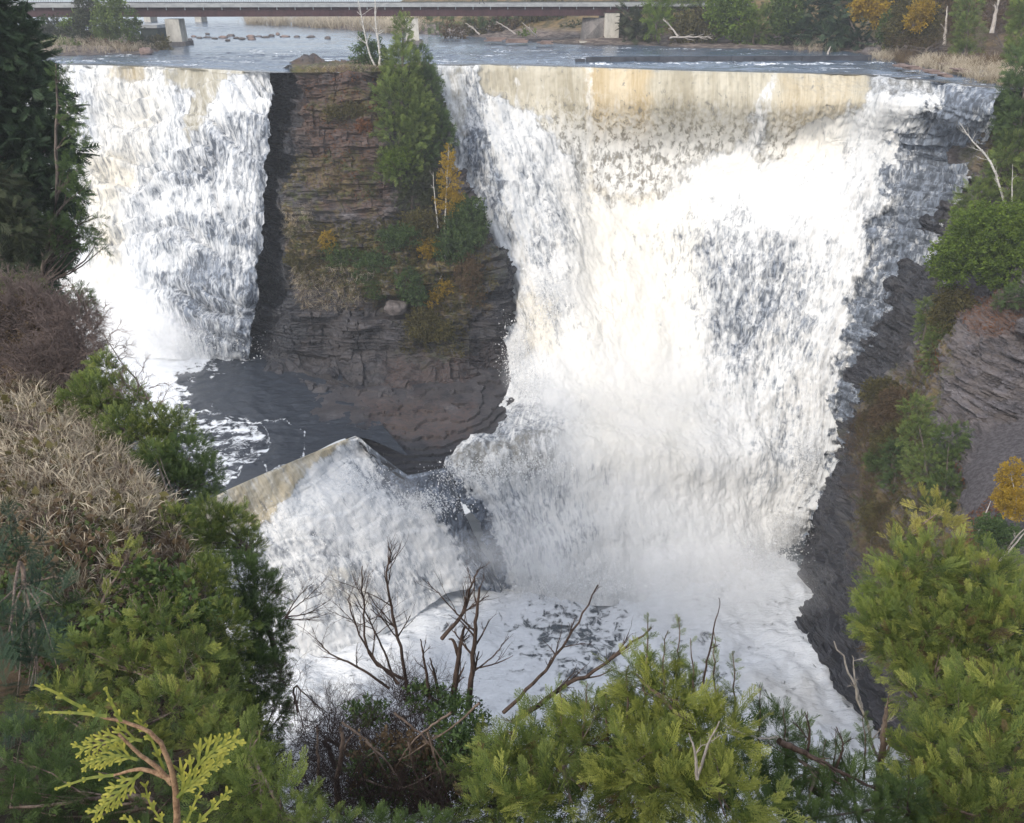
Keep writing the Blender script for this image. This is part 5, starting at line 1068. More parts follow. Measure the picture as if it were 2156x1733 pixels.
def reeds(name, leaf, label, pts, n, sz, sd, sx=14, sy=1.2):
    rng = np.random.default_rng(sd); P = []
    for x, y in pts: q = np.stack([rng.normal(x, sx, n), rng.normal(y, sy, n)], -1); P.append(PZ(q[:, 0], q[:, 1], 0.))
    P = np.concatenate(P); P[:, 2] = np.maximum(bank_h(P[:, 0], P[:, 1]), 0); V, Fq, t, r = scatter('grass2', P, rng.normal(0, .2, P.shape)+np.array([0, 0, 1]), sz*rng.uniform(.6, 1.3, len(P)), rng)
    V2 = V; o = mesh(name, V2, Fq, LEAF[leaf], None, dict(tip=t, rnd=r), False); tag(o, label, 'grass', None, 'stuff')
reeds('reeds', 'straw', 'straw coloured reeds on the far bank left of the island trees', [(640, 55), (680, 58), (720, 60), (770, 64), (820, 68), (860, 69), (590, 53), (540, 51)], 130, 2.4, 1)
reeds('shore_grass', 'straw', 'tawny grass fringe on the right shore above the falls', [(1860, 122), (1950, 140), (2000, 150), (2040, 158), (2080, 166), (2110, 172), (2140, 180), (1700, 102), (1740, 103)], 160, .9, 2, 16, 4)
reeds('shore_grass', 'brown', 'russet low growth on the right shore above the falls', [(1900, 128), (1990, 142), (2060, 150), (2100, 155), (2130, 165)], 160, .8, 3, 16, 5)
reeds('island_grass', 'straw', 'tawny grass on the left river island by the bridge pier', [(120, 110), (200, 108), (260, 108), (310, 100), (160, 98)], 130, .9, 4, 25, 4)
def log(px1, px2, r, label, seed, mat=None, sub=4, name='driftwood'):
    rng = np.random.default_rng(seed); a, b = PY(*px1), PY(*px2); th = thing(name, label, 'driftwood', a); mb = MB(); q, rr = tube_path([a, (a+b)/2+np.array([0, 0, .1]), b], r, r*.35, .02, rng, 6, 10); mb.tube(q, rr, 6)
    for k in range(sub): i = rng.integers(3, 9); branchy(q[i], (q[i+1]-q[i])/np.linalg.norm(q[i+1]-q[i])+rng.normal(0, .6, 3), np.linalg.norm(b-a)*.25, rr[i]*.5, 1, rng, mb, .5, .1)
    mb.build('stem', mat or M_SILVER, th, True)
log((1428, 77, 110), (1396, 40, 111), .12, 'leaning white dead branch on the shore under the grey bush', 1)
log((1410, 80, 110), (1500, 80, 110), .12, 'white driftwood lying along the shore under the grey bush', 2, sub=7)
log((872, 85, 130), (860, 52, 131), .16, 'bent white trunk leaning out beside the middle pier', 3, sub=1)
log((1010, 73, 128), (980, 48, 129), .12, 'pale leaning trunk on the bank under the bridge', 4)
log((1085, 72, 126), (1045, 45, 127), .12, 'pale crooked trunk left of the abutment under the bridge', 5)
log((1130, 78, 124), (1100, 48, 125), .12, 'pale crooked trunk nearest the abutment', 6)
log((1742, 116, 98), (1749, 98, 98.5), .12, 'short pale stump standing in the still water', 7, sub=0)
log((1988, 95, 88), (1994, 14, 88.5), .16, 'tall pale broken snag in the bushes above the falls', 8, sub=1)
log((2088, 70, 80), (2104, -10, 80), .2, 'thick pale trunk leaning above the purple brown bush', 9, sub=2)
log((735, 150, 76.2), (790, 152, 76), .1, 'grey driftwood on the island rim below the birches', 10)
log((190, 107, 103), (235, 103, 103), .12, 'grey log on the left river island', 11, sub=0)
# --- left river island ---
for i, (lb, nm, bl, kd, leaf, sz) in enumerate([
 ('tall broad pine on the left river island', 'pine_tree', [(232, 15, 106, 28, 34), (232, 52, 105, 36, 26), (225, 75, 105, 26, 12)], 'broad', 'cedar', .7),
 ('narrow grey pine left of the broad pine', 'pine_tree', [(178, 20, 107, 18, 34), (180, 55, 106, 20, 28), (185, 80, 106, 16, 12)], 'broad', 'sprucegrey', .7),
 ('small green pine right of the broad pine', 'pine_tree', [(278, 40, 104, 9, 16), (280, 62, 104, 17, 14), (270, 75, 104, 14, 8)], 'broad', 'green', .6),
 ('small yellow green tree left of the pines', 'small_tree', [(163, 45, 108, 14, 16), (150, 60, 107, 20, 14)], 'broad', 'lime', .6),
 ('grey olive bush at the left end of the river island', 'shrub', [(115, 62, 108, 30, 22), (90, 72, 107, 26, 18), (140, 76, 106, 26, 14)], 'broad', 'sprucegrey', .7),
 ('low yellow green bush on the river island', 'shrub', [(118, 95, 103, 34, 12), (145, 100, 102, 24, 9)], 'broad', 'lime', .5),
 ('brown bush in the middle of the river island', 'shrub', [(205, 98, 103, 34, 10), (255, 104, 102, 32, 9)], 'broad', 'brown', .5),
 ('olive bush beside the concrete block', 'shrub', [(335, 92, 106, 16, 13), (345, 100, 105, 14, 7)], 'broad', 'olive', .5),
 ('dark bush between the pink boulder and the pines', 'shrub', [(300, 92, 105, 22, 10)], 'broad', 'sprucegrey', .5)]):
    plant(nm, lb, nm.replace('_', ' '), bl, kd, leaf, sz, 3.6, r0=.12, seed=600+i, inner=.6, lump=.4)
# --- big dark tree at the left edge ---
plant('spruce_tree', 'huge dark spruce filling the upper left corner', 'spruce tree',
  [(-40, 40, 30, 90, 110), (20, 120, 30, 75, 90), (45, 230, 29.5, 105, 80), (60, 330, 29, 112, 80), (60, 430, 28.5, 112, 80), (70, 520, 28, 80, 60), (20, 560, 28, 110, 50), (-60, 300, 29, 120, 260)], 'spruce', 'spruce', .5, 7.0, trunk=[(-30, 760, 29), (-30, 300, 29), (-40, -150, 30)], r0=.28, flat=.45, lump=.3, droop=.35, inner=.5, seed=41, limbs=30)
plant('cedar_tree', 'ragged dark cedar fringe hanging over the left falls', 'cedar tree',
  [(128, 160, 28, 22, 34), (150, 245, 27.6, 26, 34), (165, 300, 27.4, 20, 30), (150, 360, 27.2, 26, 30), (165, 400, 27, 24, 30), (160, 470, 26.8, 30, 34), (185, 500, 26.6, 34, 22), (210, 520, 26.5, 24, 12), (120, 490, 26.8, 40, 40), (205, 460, 26.6, 16, 10)], 'cedar2', 'cedardark', .28, 2.6, trunk=[(70, 640, 27.5), (110, 480, 27), (120, 300, 27.6), (115, 130, 28)], r0=.09, inner=.9, lump=.5, seed=42, limbs=60)
plant('fir_tree', 'lighter lower boughs of a fir at the left edge', 'fir tree', [(20, 480, 25, 60, 50), (10, 560, 24.5, 70, 34), (-30, 400, 25.5, 60, 60)], 'spruce', 'sprucegrey', .42, 4, flat=.5, r0=.1, seed=43, droop=.3)
# --- left bank, from far to near ---
def nbpts(poly, n, rng):
    px, py, _ = proj(NB); d = sdf(poly, px.ravel(), py.ravel()); m = np.zeros(NB.shape[:2], bool); m[:, :int(NB.shape[1]*.64)] = True; i = np.where((d > 0) & m.ravel())[0]
    P = NB.reshape(-1, 3)[rng.choice(i, n)]; return P+rng.normal(0, .06, P.shape)
plant('cedar_shrub', 'small blue green cedar top beside the brown thicket at the left', 'shrub', [(165, 625, 24, 28, 24), (180, 650, 24, 26, 18), (150, 640, 24, 20, 22)], 'cedar2', 'cedardark', .24, 3, r0=.05, seed=50)
plant('cedar_shrub', 'bright cedar sprigs at the foot of the dark spruce', 'shrub', [(40, 600, 23, 40, 18), (75, 605, 23, 26, 14), (-10, 600, 23, 40, 20)], 'cedar2', 'cedar', .22, 3, r0=.05, seed=51)
plant('bare_bush', 'large bare brown bush below the dark spruce', 'bush', [(60, 680, 21, 80, 70), (130, 710, 20.5, 70, 62), (0, 720, 20.5, 60, 80), (165, 690, 20.5, 46, 50), (90, 780, 19, 80, 50), (150, 770, 19.4, 60, 56), (60, 630, 22, 70, 30), (170, 740, 20, 40, 40)], 'twigbold', 'twig', .62, 9, r0=.05, seed=52, upb=.7, inner=.7,
      extra=[('dead_leaves', [(40, 680, 21, 80, 60), (90, 740, 20, 90, 50)], 'broad', 'brown', .2, 2.4)])
plant('bare_bush', 'thin bare twigs reaching over the pool from the left bank', 'bush', [(205, 690, 20, 26, 40), (225, 740, 19, 34, 40), (290, 830, 17, 40, 44), (340, 880, 16.5, 26, 34)], 'twigbold', 'twig', .5, 2.0, r0=.03, seed=53, upb=.5, inner=.9)
LC = [
 ('cedar with a pointed top at the head of the left bank cedar row', [(222, 785, 18, 26, 46), (250, 830, 17.6, 40, 40), (190, 825, 17.4, 46, 40), (280, 860, 17.2, 34, 34), (160, 850, 17.2, 40, 30), (230, 870, 17, 50, 40)], 'cedar', 60),
 ('second cedar of the left bank row, above the dry grass', [(330, 895, 16.4, 50, 40), (300, 930, 16, 60, 44), (375, 900, 16.2, 34, 34), (250, 900, 16, 46, 34)], 'cedar', 61),
 ('dark cedar of the left bank row at the corner of the pool', [(400, 960, 15.2, 50, 52), (380, 1030, 14.6, 60, 56), (435, 1010, 14.8, 34, 50), (340, 990, 14.8, 50, 44)], 'cedardark', 62),
 ('lighter cedar beside the weir end on the left bank', [(440, 1100, 13.6, 48, 50), (490, 1110, 13.6, 44, 44), (420, 1150, 13, 60, 50), (520, 1150, 13.2, 34, 40)], 'cedar', 63),
 ('large dark cedar of the left bank row overlooking the rapids', [(500, 1220, 12, 66, 60), (550, 1260, 12, 52, 66), (570, 1340, 11.4, 46, 70), (500, 1320, 11.2, 80, 70)], 'cedardark', 64),
 ('lowest dark cedar of the left bank row', [(560, 1430, 10.2, 52, 66), (520, 1420, 10, 70, 60), (575, 1500, 9.6, 42, 60), (560, 1600, 9, 46, 60)], 'cedardark', 65)]
LC += [('green cedar mass inside the left bank row, right of the brambles', [(430, 1230, 11, 60, 60), (460, 1330, 10, 70, 66), (450, 1430, 9.2, 70, 60), (480, 1520, 8.4, 80, 60), (500, 1620, 7.6, 80, 66)], 'cedar', 66),
 ('green cedar between the dry grass and the weir', [(370, 1110, 12.6, 50, 50), (400, 1190, 12, 50, 50), (330, 960, 15, 40, 34)], 'cedar', 67)]
for lb, bl, leaf, sd in LC:
    Ym = bl[0][2]; plant('cedar_tree', lb, 'cedar tree', bl, 'cedar2', leaf, .0125*Ym, 4.4, r0=.07, seed=sd, group='left bank cedar row', lump=.3, upb=.6, inner=.5,
      extra=[('bright_tips', [(b[0], b[1]-6, b[2]-.15, b[3]*.85, b[4]*.85) for b in bl[:2]], 'cedar2', 'cedaryel', .011*Ym, .8)] if leaf == 'cedar' else None)
def near_stuff(name, label, leaf, kd, poly, n, sz, up, sd, cat='ground cover'):
    rng = np.random.default_rng(sd); P = nbpts(poly, n, rng); P += np.abs(rng.normal(0, sz*.25, (n, 1)))*np.array([[0, 0, 1.]]); D = rng.normal(0, .4, P.shape)+np.array(up)
    sc = proj(P)[2]/12.; V, Fq, t, r = scatter(kd, P, D, sz*rng.uniform(.5, 1.35, n)*np.clip(sc, .5, 1.6), rng); tag(mesh(name, V, Fq, LEAF[leaf], None, dict(tip=t, rnd=r), False), label, cat, None, 'stuff')
GP = [(-60, 860), (60, 835), (200, 880), (270, 930), (320, 980), (370, 1040), (350, 1110), (300, 1150), (150, 1110), (-60, 1110)]
near_stuff('dry_grass', 'arching straw coloured grass covering the left bank', 'straw', 'grass', GP, 4200, .40, (.15, -.1, 1), 70, 'grass')
near_stuff('dry_grass', 'taller loose grass stems scattered over the left bank brambles', 'straw', 'grass', [(-60, 1100), (350, 1100), (460, 1300), (500, 1450), (300, 1500), (100, 1200), (-60, 1150)], 700, .40, (.1, 0, 1), 71, 'grass')
near_stuff('bramble_leaves', 'brown bramble leaves under the dry grass', 'brown', 'broadbig', [(-60, 800), (100, 800), (400, 1100), (480, 1350), (300, 1300), (-60, 1200)], 3600, .24, (0, -.3, 1), 72)
near_stuff('bramble_leaves', 'green bramble leaves below the dry grass', 'green', 'broadbig', [(-60, 1100), (300, 1120), (460, 1300), (500, 1500), (100, 1500), (-60, 1300)], 1500, .2, (0, -.3, 1), 73)
near_stuff('dead_stems', 'tangled dead stems under the left bank plants', 'twig', 'twig', [(-60, 700), (200, 750), (450, 1100), (540, 1400), (560, 1700), (-60, 1700)], 2200, .5, (.1, -.2, 1), 74)
near_stuff('bramble_leaves', 'olive leaves mixed into the dry grass', 'olive', 'broadbig', GP, 900, .28, (0, -.2, 1), 77)
near_stuff('red_leaves', 'a few red leaves among the grass', 'red', 'broadbig', [(100, 950), (120, 950), (120, 975), (100, 975)], 6, .15, (0, -.3, 1), 75); near_stuff('red_leaves', 'small tuft of red leaves at the lower edge of the grass', 'red', 'broadbig', [(290, 1055), (318, 1055), (318, 1080), (290, 1080)], 12, .15, (0, -.3, 1), 76)
NC = [
 ('fir_tree', 'blue green fir boughs at the left edge below the grass', [(20, 1130, 9.5, 60, 40), (40, 1190, 9, 80, 44), (80, 1270, 8, 90, 44), (20, 1330, 7.5, 90, 60), (60, 1420, 7, 100, 60), (0, 1490, 6.4, 100, 60)], 'needle', 'fir', .36, 2.0, 80),
 ('cedar_shrub', 'yellow green cedar sprays on a thin stem amid the left brambles', [(265, 1180, 8.6, 24, 60), (215, 1270, 8.2, 34, 40)], 'cedar3', 'cedaryel', 0.17, 1.6, 81),
 ('leafy_shrub', 'green leafy shrub in the middle of the left bank', [(330, 1230, 8.6, 70, 36), (390, 1300, 8.2, 60, 40), (250, 1340, 7.4, 80, 36)], 'broadbig', 'green', .16, 2.6, 82),
 ('cedar_shrub', 'mid green cedar sprays in the centre of the left bank', [(330, 1330, 7.4, 80, 50), (400, 1400, 7, 70, 60), (280, 1420, 6.8, 80, 50), (440, 1480, 6.6, 60, 50), (200, 1380, 7, 60, 44)], 'cedar3', 'cedar', 0.2, 3.0, 83),
 ('cedar_shrub', 'bright green cedar sprays above the foreground twig', [(360, 1500, 5.8, 100, 60), (250, 1560, 5.6, 90, 60), (450, 1560, 5.6, 80, 50), (150, 1480, 6, 90, 50)], 'cedar3', 'cedar', 0.19, 3.0, 84),
 ('cedar_shrub', 'dark green cedar sprays in the lower left corner', [(60, 1580, 5, 120, 70), (150, 1660, 4.6, 140, 80), (20, 1700, 4.4, 120, 80), (300, 1680, 4.6, 120, 70)], 'cedar3', 'cedardark', 0.18, 3.0, 85),
 ('cedar_shrub', 'cedar shrub with an orange stem right of the foreground twig', [(540, 1640, 4.6, 70, 60), (590, 1700, 4.3, 70, 50), (470, 1690, 4.4, 80, 60), (520, 1580, 5, 50, 44)], 'cedar3', 'cedar', 0.18, 3.0, 86),
 ('cedar_tree', 'bright green cedar crown at the bottom centre', [(1180, 1560, 5.2, 120, 80), (1080, 1620, 4.8, 100, 70), (1290, 1560, 5, 110, 90), (1200, 1690, 4.2, 180, 80), (1060, 1700, 4.2, 110, 60)], 'cedar3', 'cedar', 0.2, 3.4, 87),
 ('cedar_tree', 'yellow green cedar crown right of the bottom centre', [(1400, 1500, 4.8, 90, 90), (1480, 1560, 4.6, 110, 90), (1370, 1620, 4.2, 120, 90), (1500, 1690, 4, 160, 80), (1340, 1420, 5, 46, 60)], 'cedar3', 'cedaryel', 0.2, 2.6, 88),
 ('cedar_tree', 'thin open cedar in front of the foaming river', [(1640, 1560, 5.4, 80, 60), (1720, 1620, 5.2, 90, 60), (1600, 1650, 5, 90, 70), (1790, 1660, 5, 80, 70), (1700, 1700, 4.6, 160, 60)], 'cedar3', 'cedardark', 0.18, 2.4, 89),
 ('cedar_tree', 'golden tipped cedar top rising at the right', [(1948, 1070, 9.4, 26, 30), (1935, 1110, 9.2, 40, 24), (1990, 1120, 9, 36, 26), (1900, 1140, 9, 50, 22), (1975, 1080, 9.2, 22, 26)], 'cedar3', 'cedargold', 0.2, 1.5, 90),
 ('cedar_tree', 'big dense green cedar filling the right side', [(1960, 1210, 8.4, 110, 70), (1890, 1260, 8.2, 80, 60), (2060, 1230, 8.2, 90, 80), (1900, 1350, 7.6, 90, 80), (2010, 1350, 7.4, 120, 90), (2120, 1330, 7.4, 90, 100), (1960, 1440, 7, 100, 70), (1850, 1310, 8, 56, 40)], 'cedar3', 'cedar', 0.22, 3.0, 91),
 ('cedar_tree', 'yellow green cedar in the lower right corner', [(2040, 1500, 6, 120, 80), (2130, 1480, 6, 90, 90), (1980, 1600, 5.4, 110, 80), (2100, 1640, 5, 130, 110), (1950, 1690, 5, 90, 70), (2060, 1720, 4.6, 140, 60)], 'cedar3', 'cedar', 0.21, 3.0, 92)]
for nm, lb, bl, kd, leaf, sz, dn, sd in NC:
    ex = None
    if leaf in ('cedar',) and sd in (83, 84, 87, 91, 92): ex = [('bright_tips', [(b[0], b[1]-8, b[2]-.1, b[3]*.95, b[4]*.9) for b in bl], kd, 'cedaryel', sz*.9, dn*.32), ('dead_sprays', bl, kd, 'brown', sz*.8, dn*.10)]
    if sd == 88: ex = [('inner_foliage', [(b[0], b[1]+6, b[2]+.1, b[3]*.9, b[4]*.9) for b in bl], kd, 'cedar', sz*.95, dn*1.1)]
    plant(nm, lb, nm.replace('_', ' '), bl, kd, leaf, sz, dn, r0=.035, seed=sd, lump=.45, upb=.25, inner=.6, extra=ex, limbs=14, szvar=.5, bark=M_DEAD)
def leaders(label, pts, leaf, sd):
    """upright cedar shoots that stand above the crowns, one thin tree each"""
    for i, (x, yt, yb, Y) in enumerate(pts):
        rng = np.random.default_rng(sd+i); a, b = PY(x+rng.uniform(-10, 10), yb, Y), PY(x, yt, Y); th = thing('cedar_sapling', label, 'cedar sapling', a, label.split(',')[0][:40])
        mb = MB(); q, r = tube_path([a, (a+b)/2, b], .012, .003, .02, rng, 5, 10); mb.tube(q, r, 5); mb.build('stem', M_DEAD, th, True)
        n = int(np.linalg.norm(b-a)/.028); u = rng.random(n)*.97; P = a+(b-a)*u[:, None]; D = rng.normal(0, .6, (n, 3))+np.array([0, 0, .9]); S = (.06+.13*(1-u))*rng.uniform(.7, 1.3, n)
        V, Fq, t, r = scatter('cedar3', P, D, S, rng); mesh('foliage', V, Fq, LEAF[leaf], th, dict(tip=t, rnd=r), False)
for nm_, lb_, bl_, lf_, sd_ in (('cedar_tree', 'dark inner cedar behind the bright crown at the bottom centre', [(1180, 1600, 5.9, 150, 80), (1060, 1640, 5.7, 90, 80), (1200, 1700, 5.3, 200, 70)], 'cedardark', 96), ('cedar_tree', 'dark inner cedar behind the yellow green crown', [(1420, 1570, 5.8, 150, 90), (1380, 1680, 5.2, 160, 80), (1540, 1640, 5.6, 110, 80)], 'cedardark', 97), ('cedar_tree', 'dark inner cedar behind the big right hand cedar', [(1970, 1300, 9.4, 150, 110), (2080, 1330, 9.2, 110, 130), (2040, 1560, 7, 150, 110), (1960, 1690, 6.2, 90, 80)], 'cedardark', 98)):
    plant(nm_, lb_, 'cedar tree', bl_, 'cedar2', lf_, .2, 3.2, r0=.03, seed=sd_, inner=.6)
for nm_, lb_, bl_, lf_, sd_ in (('cedar_shrub', 'low cedar sprays along the bottom edge left of the brush mound', [(600, 1725, 4.2, 70, 50), (670, 1740, 4, 70, 40)], 'cedar', 93), ('cedar_shrub', 'low cedar sprays along the bottom edge below the brush mound', [(780, 1745, 4, 90, 36), (900, 1745, 4, 90, 34)], 'cedardark', 94), ('cedar_shrub', 'dark low cedar sprays along the bottom edge under the thin cedar', [(1650, 1735, 4.2, 120, 60), (1800, 1740, 4.3, 100, 70), (1900, 1700, 4.6, 60, 70)], 'cedardark', 95)):
    plant(nm_, lb_, 'cedar shrub', bl_, 'cedar3', lf_, .10, 3.4, r0=.02, seed=sd_, inner=.6)
leaders('upright cedar shoots against the foam at the bottom centre', [(1236, 1440, 1560, 5), (1275, 1450, 1560, 5.1), (1365, 1290, 1480, 5), (1400, 1330, 1500, 4.9), (1430, 1300, 1500, 5.1), (1455, 1345, 1500, 5), (1500, 1330, 1520, 5.2), (1545, 1370, 1540, 5.2), (1180, 1445, 1560, 5.2), (1320, 1400, 1540, 4.9)], 'cedar', 900)
leaders('thin cedar shoots above the open cedar near the right', [(1600, 1440, 1600, 5.4), (1650, 1490, 1620, 5.3), (1700, 1500, 1640, 5.4), (1760, 1540, 1660, 5.3), (1820, 1500, 1640, 5.5), (1660, 1520, 1640, 5.6), (1735, 1560, 1680, 5.2)], 'cedardark', 950)
# --- dead brush mound in the centre ---
plant('bare_bush', 'dark tangled brush mound at the bottom centre', 'bush', [(800, 1600, 6.4, 120, 90), (900, 1560, 6.6, 100, 90), (720, 1650, 6, 90, 80), (880, 1680, 5.6, 140, 80), (960, 1640, 5.8, 70, 90), (840, 1480, 7, 70, 50), (700, 1560, 6.8, 60, 70), (690, 1710, 5.2, 90, 60), (820, 1730, 5, 120, 70), (960, 1730, 4.8, 100, 60)], 'twigfine', 'twigdark', .42, 13, r0=.03, seed=110, upb=.6, inner=.75, bark=M_DEADD,
      extra=[('leaves', [(770, 1500, 6.6, 50, 34), (900, 1470, 6.7, 60, 30), (960, 1520, 6.2, 70, 60), (850, 1640, 5.6, 140, 70), (980, 1600, 5.6, 70, 90)], 'broadbig', 'cedardark', .085, 1.6), ('dead_leaves', [(850, 1620, 5.7, 130, 80)], 'broadbig', 'brown', .09, 1.6)])
plant('bare_bush', 'fine dark twigs along the foot of the left bank cedars', 'bush', [(640, 1560, 8, 30, 90), (620, 1450, 9, 22, 60), (660, 1650, 7, 40, 80), (690, 1500, 7.6, 34, 50)], 'twigfine', 'twigdark', .4, 6, r0=.02, seed=111, upb=.5, inner=.9, bark=M_DEADD)
def snag(label, paths, r0, sub, seed, mat=M_DEADD, name='dead_tree', L0=.6, spread=.35, Y=7., lv=2, group=None):
    rng = np.random.default_rng(seed); base = PY(*paths[0][0], Y); th = thing(name, label, 'dead tree', base, group)
    for j, path in enumerate(paths):
        pts = [PY(x, y, Y+.12*j*math.sin(j)) for x, y in path]; w = r0[j] if isinstance(r0, (list, tuple)) else r0
        q, r = tube_path(pts, w, w*.3, .008, rng, 7, 18); mb = MB(); mb.tube(q, r, 7); s = sub[j] if isinstance(sub, (list, tuple)) else sub
        for k in range(s):
            i = rng.integers(5, 18); dd = q[min(i+1, 17)]-q[i-1]; dd /= np.linalg.norm(dd); branchy(q[i], dd+rng.normal(0, .5, 3)*np.array([1, .5, .6]), L0*rng.uniform(.5, 1.1)*(1.15-i/20), r[i]*.55, lv, rng, mb, spread, .12, 5, .03, (2, 4))
        mb.build('trunk' if j == 0 else 'branch', mat, th, True)
snag('tall dead bush with fine forked twigs at the centre', [[(860, 1460), (840, 1350), (815, 1230), (822, 1150)], [(850, 1430), (780, 1380), (765, 1270), (760, 1190)], [(835, 1440), (790, 1330), (745, 1250)], [(820, 1450), (745, 1400), (700, 1380), (665, 1345)], [(840, 1440), (775, 1370), (740, 1290), (735, 1250)]], [.022, .018, .015, .016, .014], [14, 9, 8, 9, 8], 120, Y=7.2, L0=.62)
snag('forked dead stump left of the straight dead pole', [[(955, 1500), (958, 1440), (968, 1370), (978, 1320)], [(965, 1380), (955, 1350), (945, 1345)]], [.042, .024], [3, 0], 121, Y=6.8, L0=.4)
snag('straight dark dead pole right of the forked stump', [[(985, 1500), (992, 1420), (1002, 1320), (1010, 1240)], [(990, 1420), (1040, 1380), (1070, 1340)], [(992, 1410), (1050, 1395), (1080, 1380)], [(1000, 1330), (960, 1290), (900, 1225)]], [.036, .01, .01, .012], [7, 1, 1, 5], 122, Y=6.6, L0=.5)
snag('broken twig hanging across the foam', [[(930, 1345), (975, 1290), (990, 1240), (1005, 1200)]], .022, 9, 123, Y=6.7, L0=.4, name='broken_branch')
snag('short broken stems left of the forked stump', [[(905, 1470), (895, 1400), (885, 1345)], [(925, 1470), (915, 1420), (905, 1385)]], [.02, .022], [3, 1], 124, Y=6.7, L0=.3)
snag('long thin dead branch slanting right over the foam', [[(1060, 1500), (1130, 1430), (1200, 1340), (1260, 1235)]], .02, 6, 125, Y=6, L0=.45, name='dead_branch', mat=M_DEADD)
snag('lower long dead branch slanting right towards the cedar shoots', [[(1080, 1520), (1180, 1450), (1270, 1400), (1370, 1320)]], .026, 9, 126, Y=5.6, L0=.42, name='dead_branch', mat=M_DEADD)
snag('twiggy bush sticking out from the dark left bank cedars', [[(600, 1300), (620, 1280), (650, 1255), (690, 1215)], [(602, 1300), (650, 1290), (700, 1260)], [(600, 1302), (640, 1305), (700, 1290)], [(602, 1298), (625, 1260), (660, 1225)]], .012, 9, 127, Y=10.5, L0=.5, name='bare_bush')
snag('pale stub of a cut trunk in the brush mound', [[(712, 1720), (710, 1640), (722, 1560), (716, 1530)], [(716, 1600), (730, 1565), (745, 1545)]], [.034, .014], 1, 128, Y=5.4, L0=.2, mat=M_DEAD, name='cut_trunk')
snag('thin dark stub left of the pale cut trunk', [[(672, 1720), (670, 1600), (668, 1530)]], .02, 2, 129, Y=5.6, L0=.25, mat=M_DEAD, name='cut_trunk')
for i, path in enumerate([[(770, 1560), (820, 1610), (860, 1680), (900, 1733)], [(830, 1500), (900, 1560), (960, 1640)], [(950, 1500), (870, 1560), (820, 1640)], [(900, 1540), (930, 1640), (960, 1733)], [(760, 1640), (840, 1660), (930, 1620)], [(720, 1520), (780, 1570), (830, 1660)], [(1010, 1480), (940, 1540), (840, 1600)], [(860, 1560), (880, 1640), (940, 1733)]]):
    snag('pale dead stem slanting through the brush mound', [path], .011, 2, 140+i, Y=5.35, L0=.2, mat=M_DEAD, name='dead_stick', group='pale dead sticks in the brush mound')
snag('dark knotted dead branch in the open cedar near the right', [[(1640, 1560), (1700, 1590), (1760, 1620), (1840, 1660)], [(1700, 1590), (1705, 1540), (1695, 1500)], [(1760, 1620), (1775, 1570), (1760, 1530)]], [.028, .012, .012], [6, 2, 2], 160, Y=4.8, L0=.3, name='dead_branch')
snag('silver forked dead branch before the dark rock at the right', [[(1890, 1690), (1850, 1600), (1815, 1500), (1790, 1420), (1755, 1350)], [(1815, 1490), (1800, 1430), (1795, 1380)]], [.02, .012], [3, 1], 161, Y=6., L0=.35, mat=M_SILVER, name='dead_branch')
snag('silver crooked dead branch lying in the thin cedar', [[(1480, 1490), (1530, 1530), (1600, 1555), (1640, 1550)]], .012, 2, 162, Y=4.9, L0=.25, mat=M_SILVER, name='dead_branch')
snag('weathered grey trunk beside the thin cedar', [[(1850, 1733), (1850, 1640), (1860, 1560), (1865, 1490)]], .05, 6, 163, Y=5.6, L0=.4, mat=M_DEAD, name='dead_tree')
snag('thin stem behind the weathered grey trunk', [[(1810, 1733), (1790, 1650), (1760, 1560)]], .02, 5, 164, Y=5.4, L0=.4, mat=M_DEADD, name='dead_tree')
snag('small pale forked twig in the yellow green cedar', [[(1468, 1640), (1462, 1580), (1450, 1545)], [(1468, 1640), (1490, 1570), (1515, 1520)]], .012, 1, 165, Y=3.9, L0=.15, mat=M_SILVER, name='dead_twig')
snag('dark twig pointing up from the cedar shoots', [[(1480, 1440), (1500, 1340), (1516, 1265)]], .009, 2, 166, Y=4.9, L0=.12, name='dead_twig')
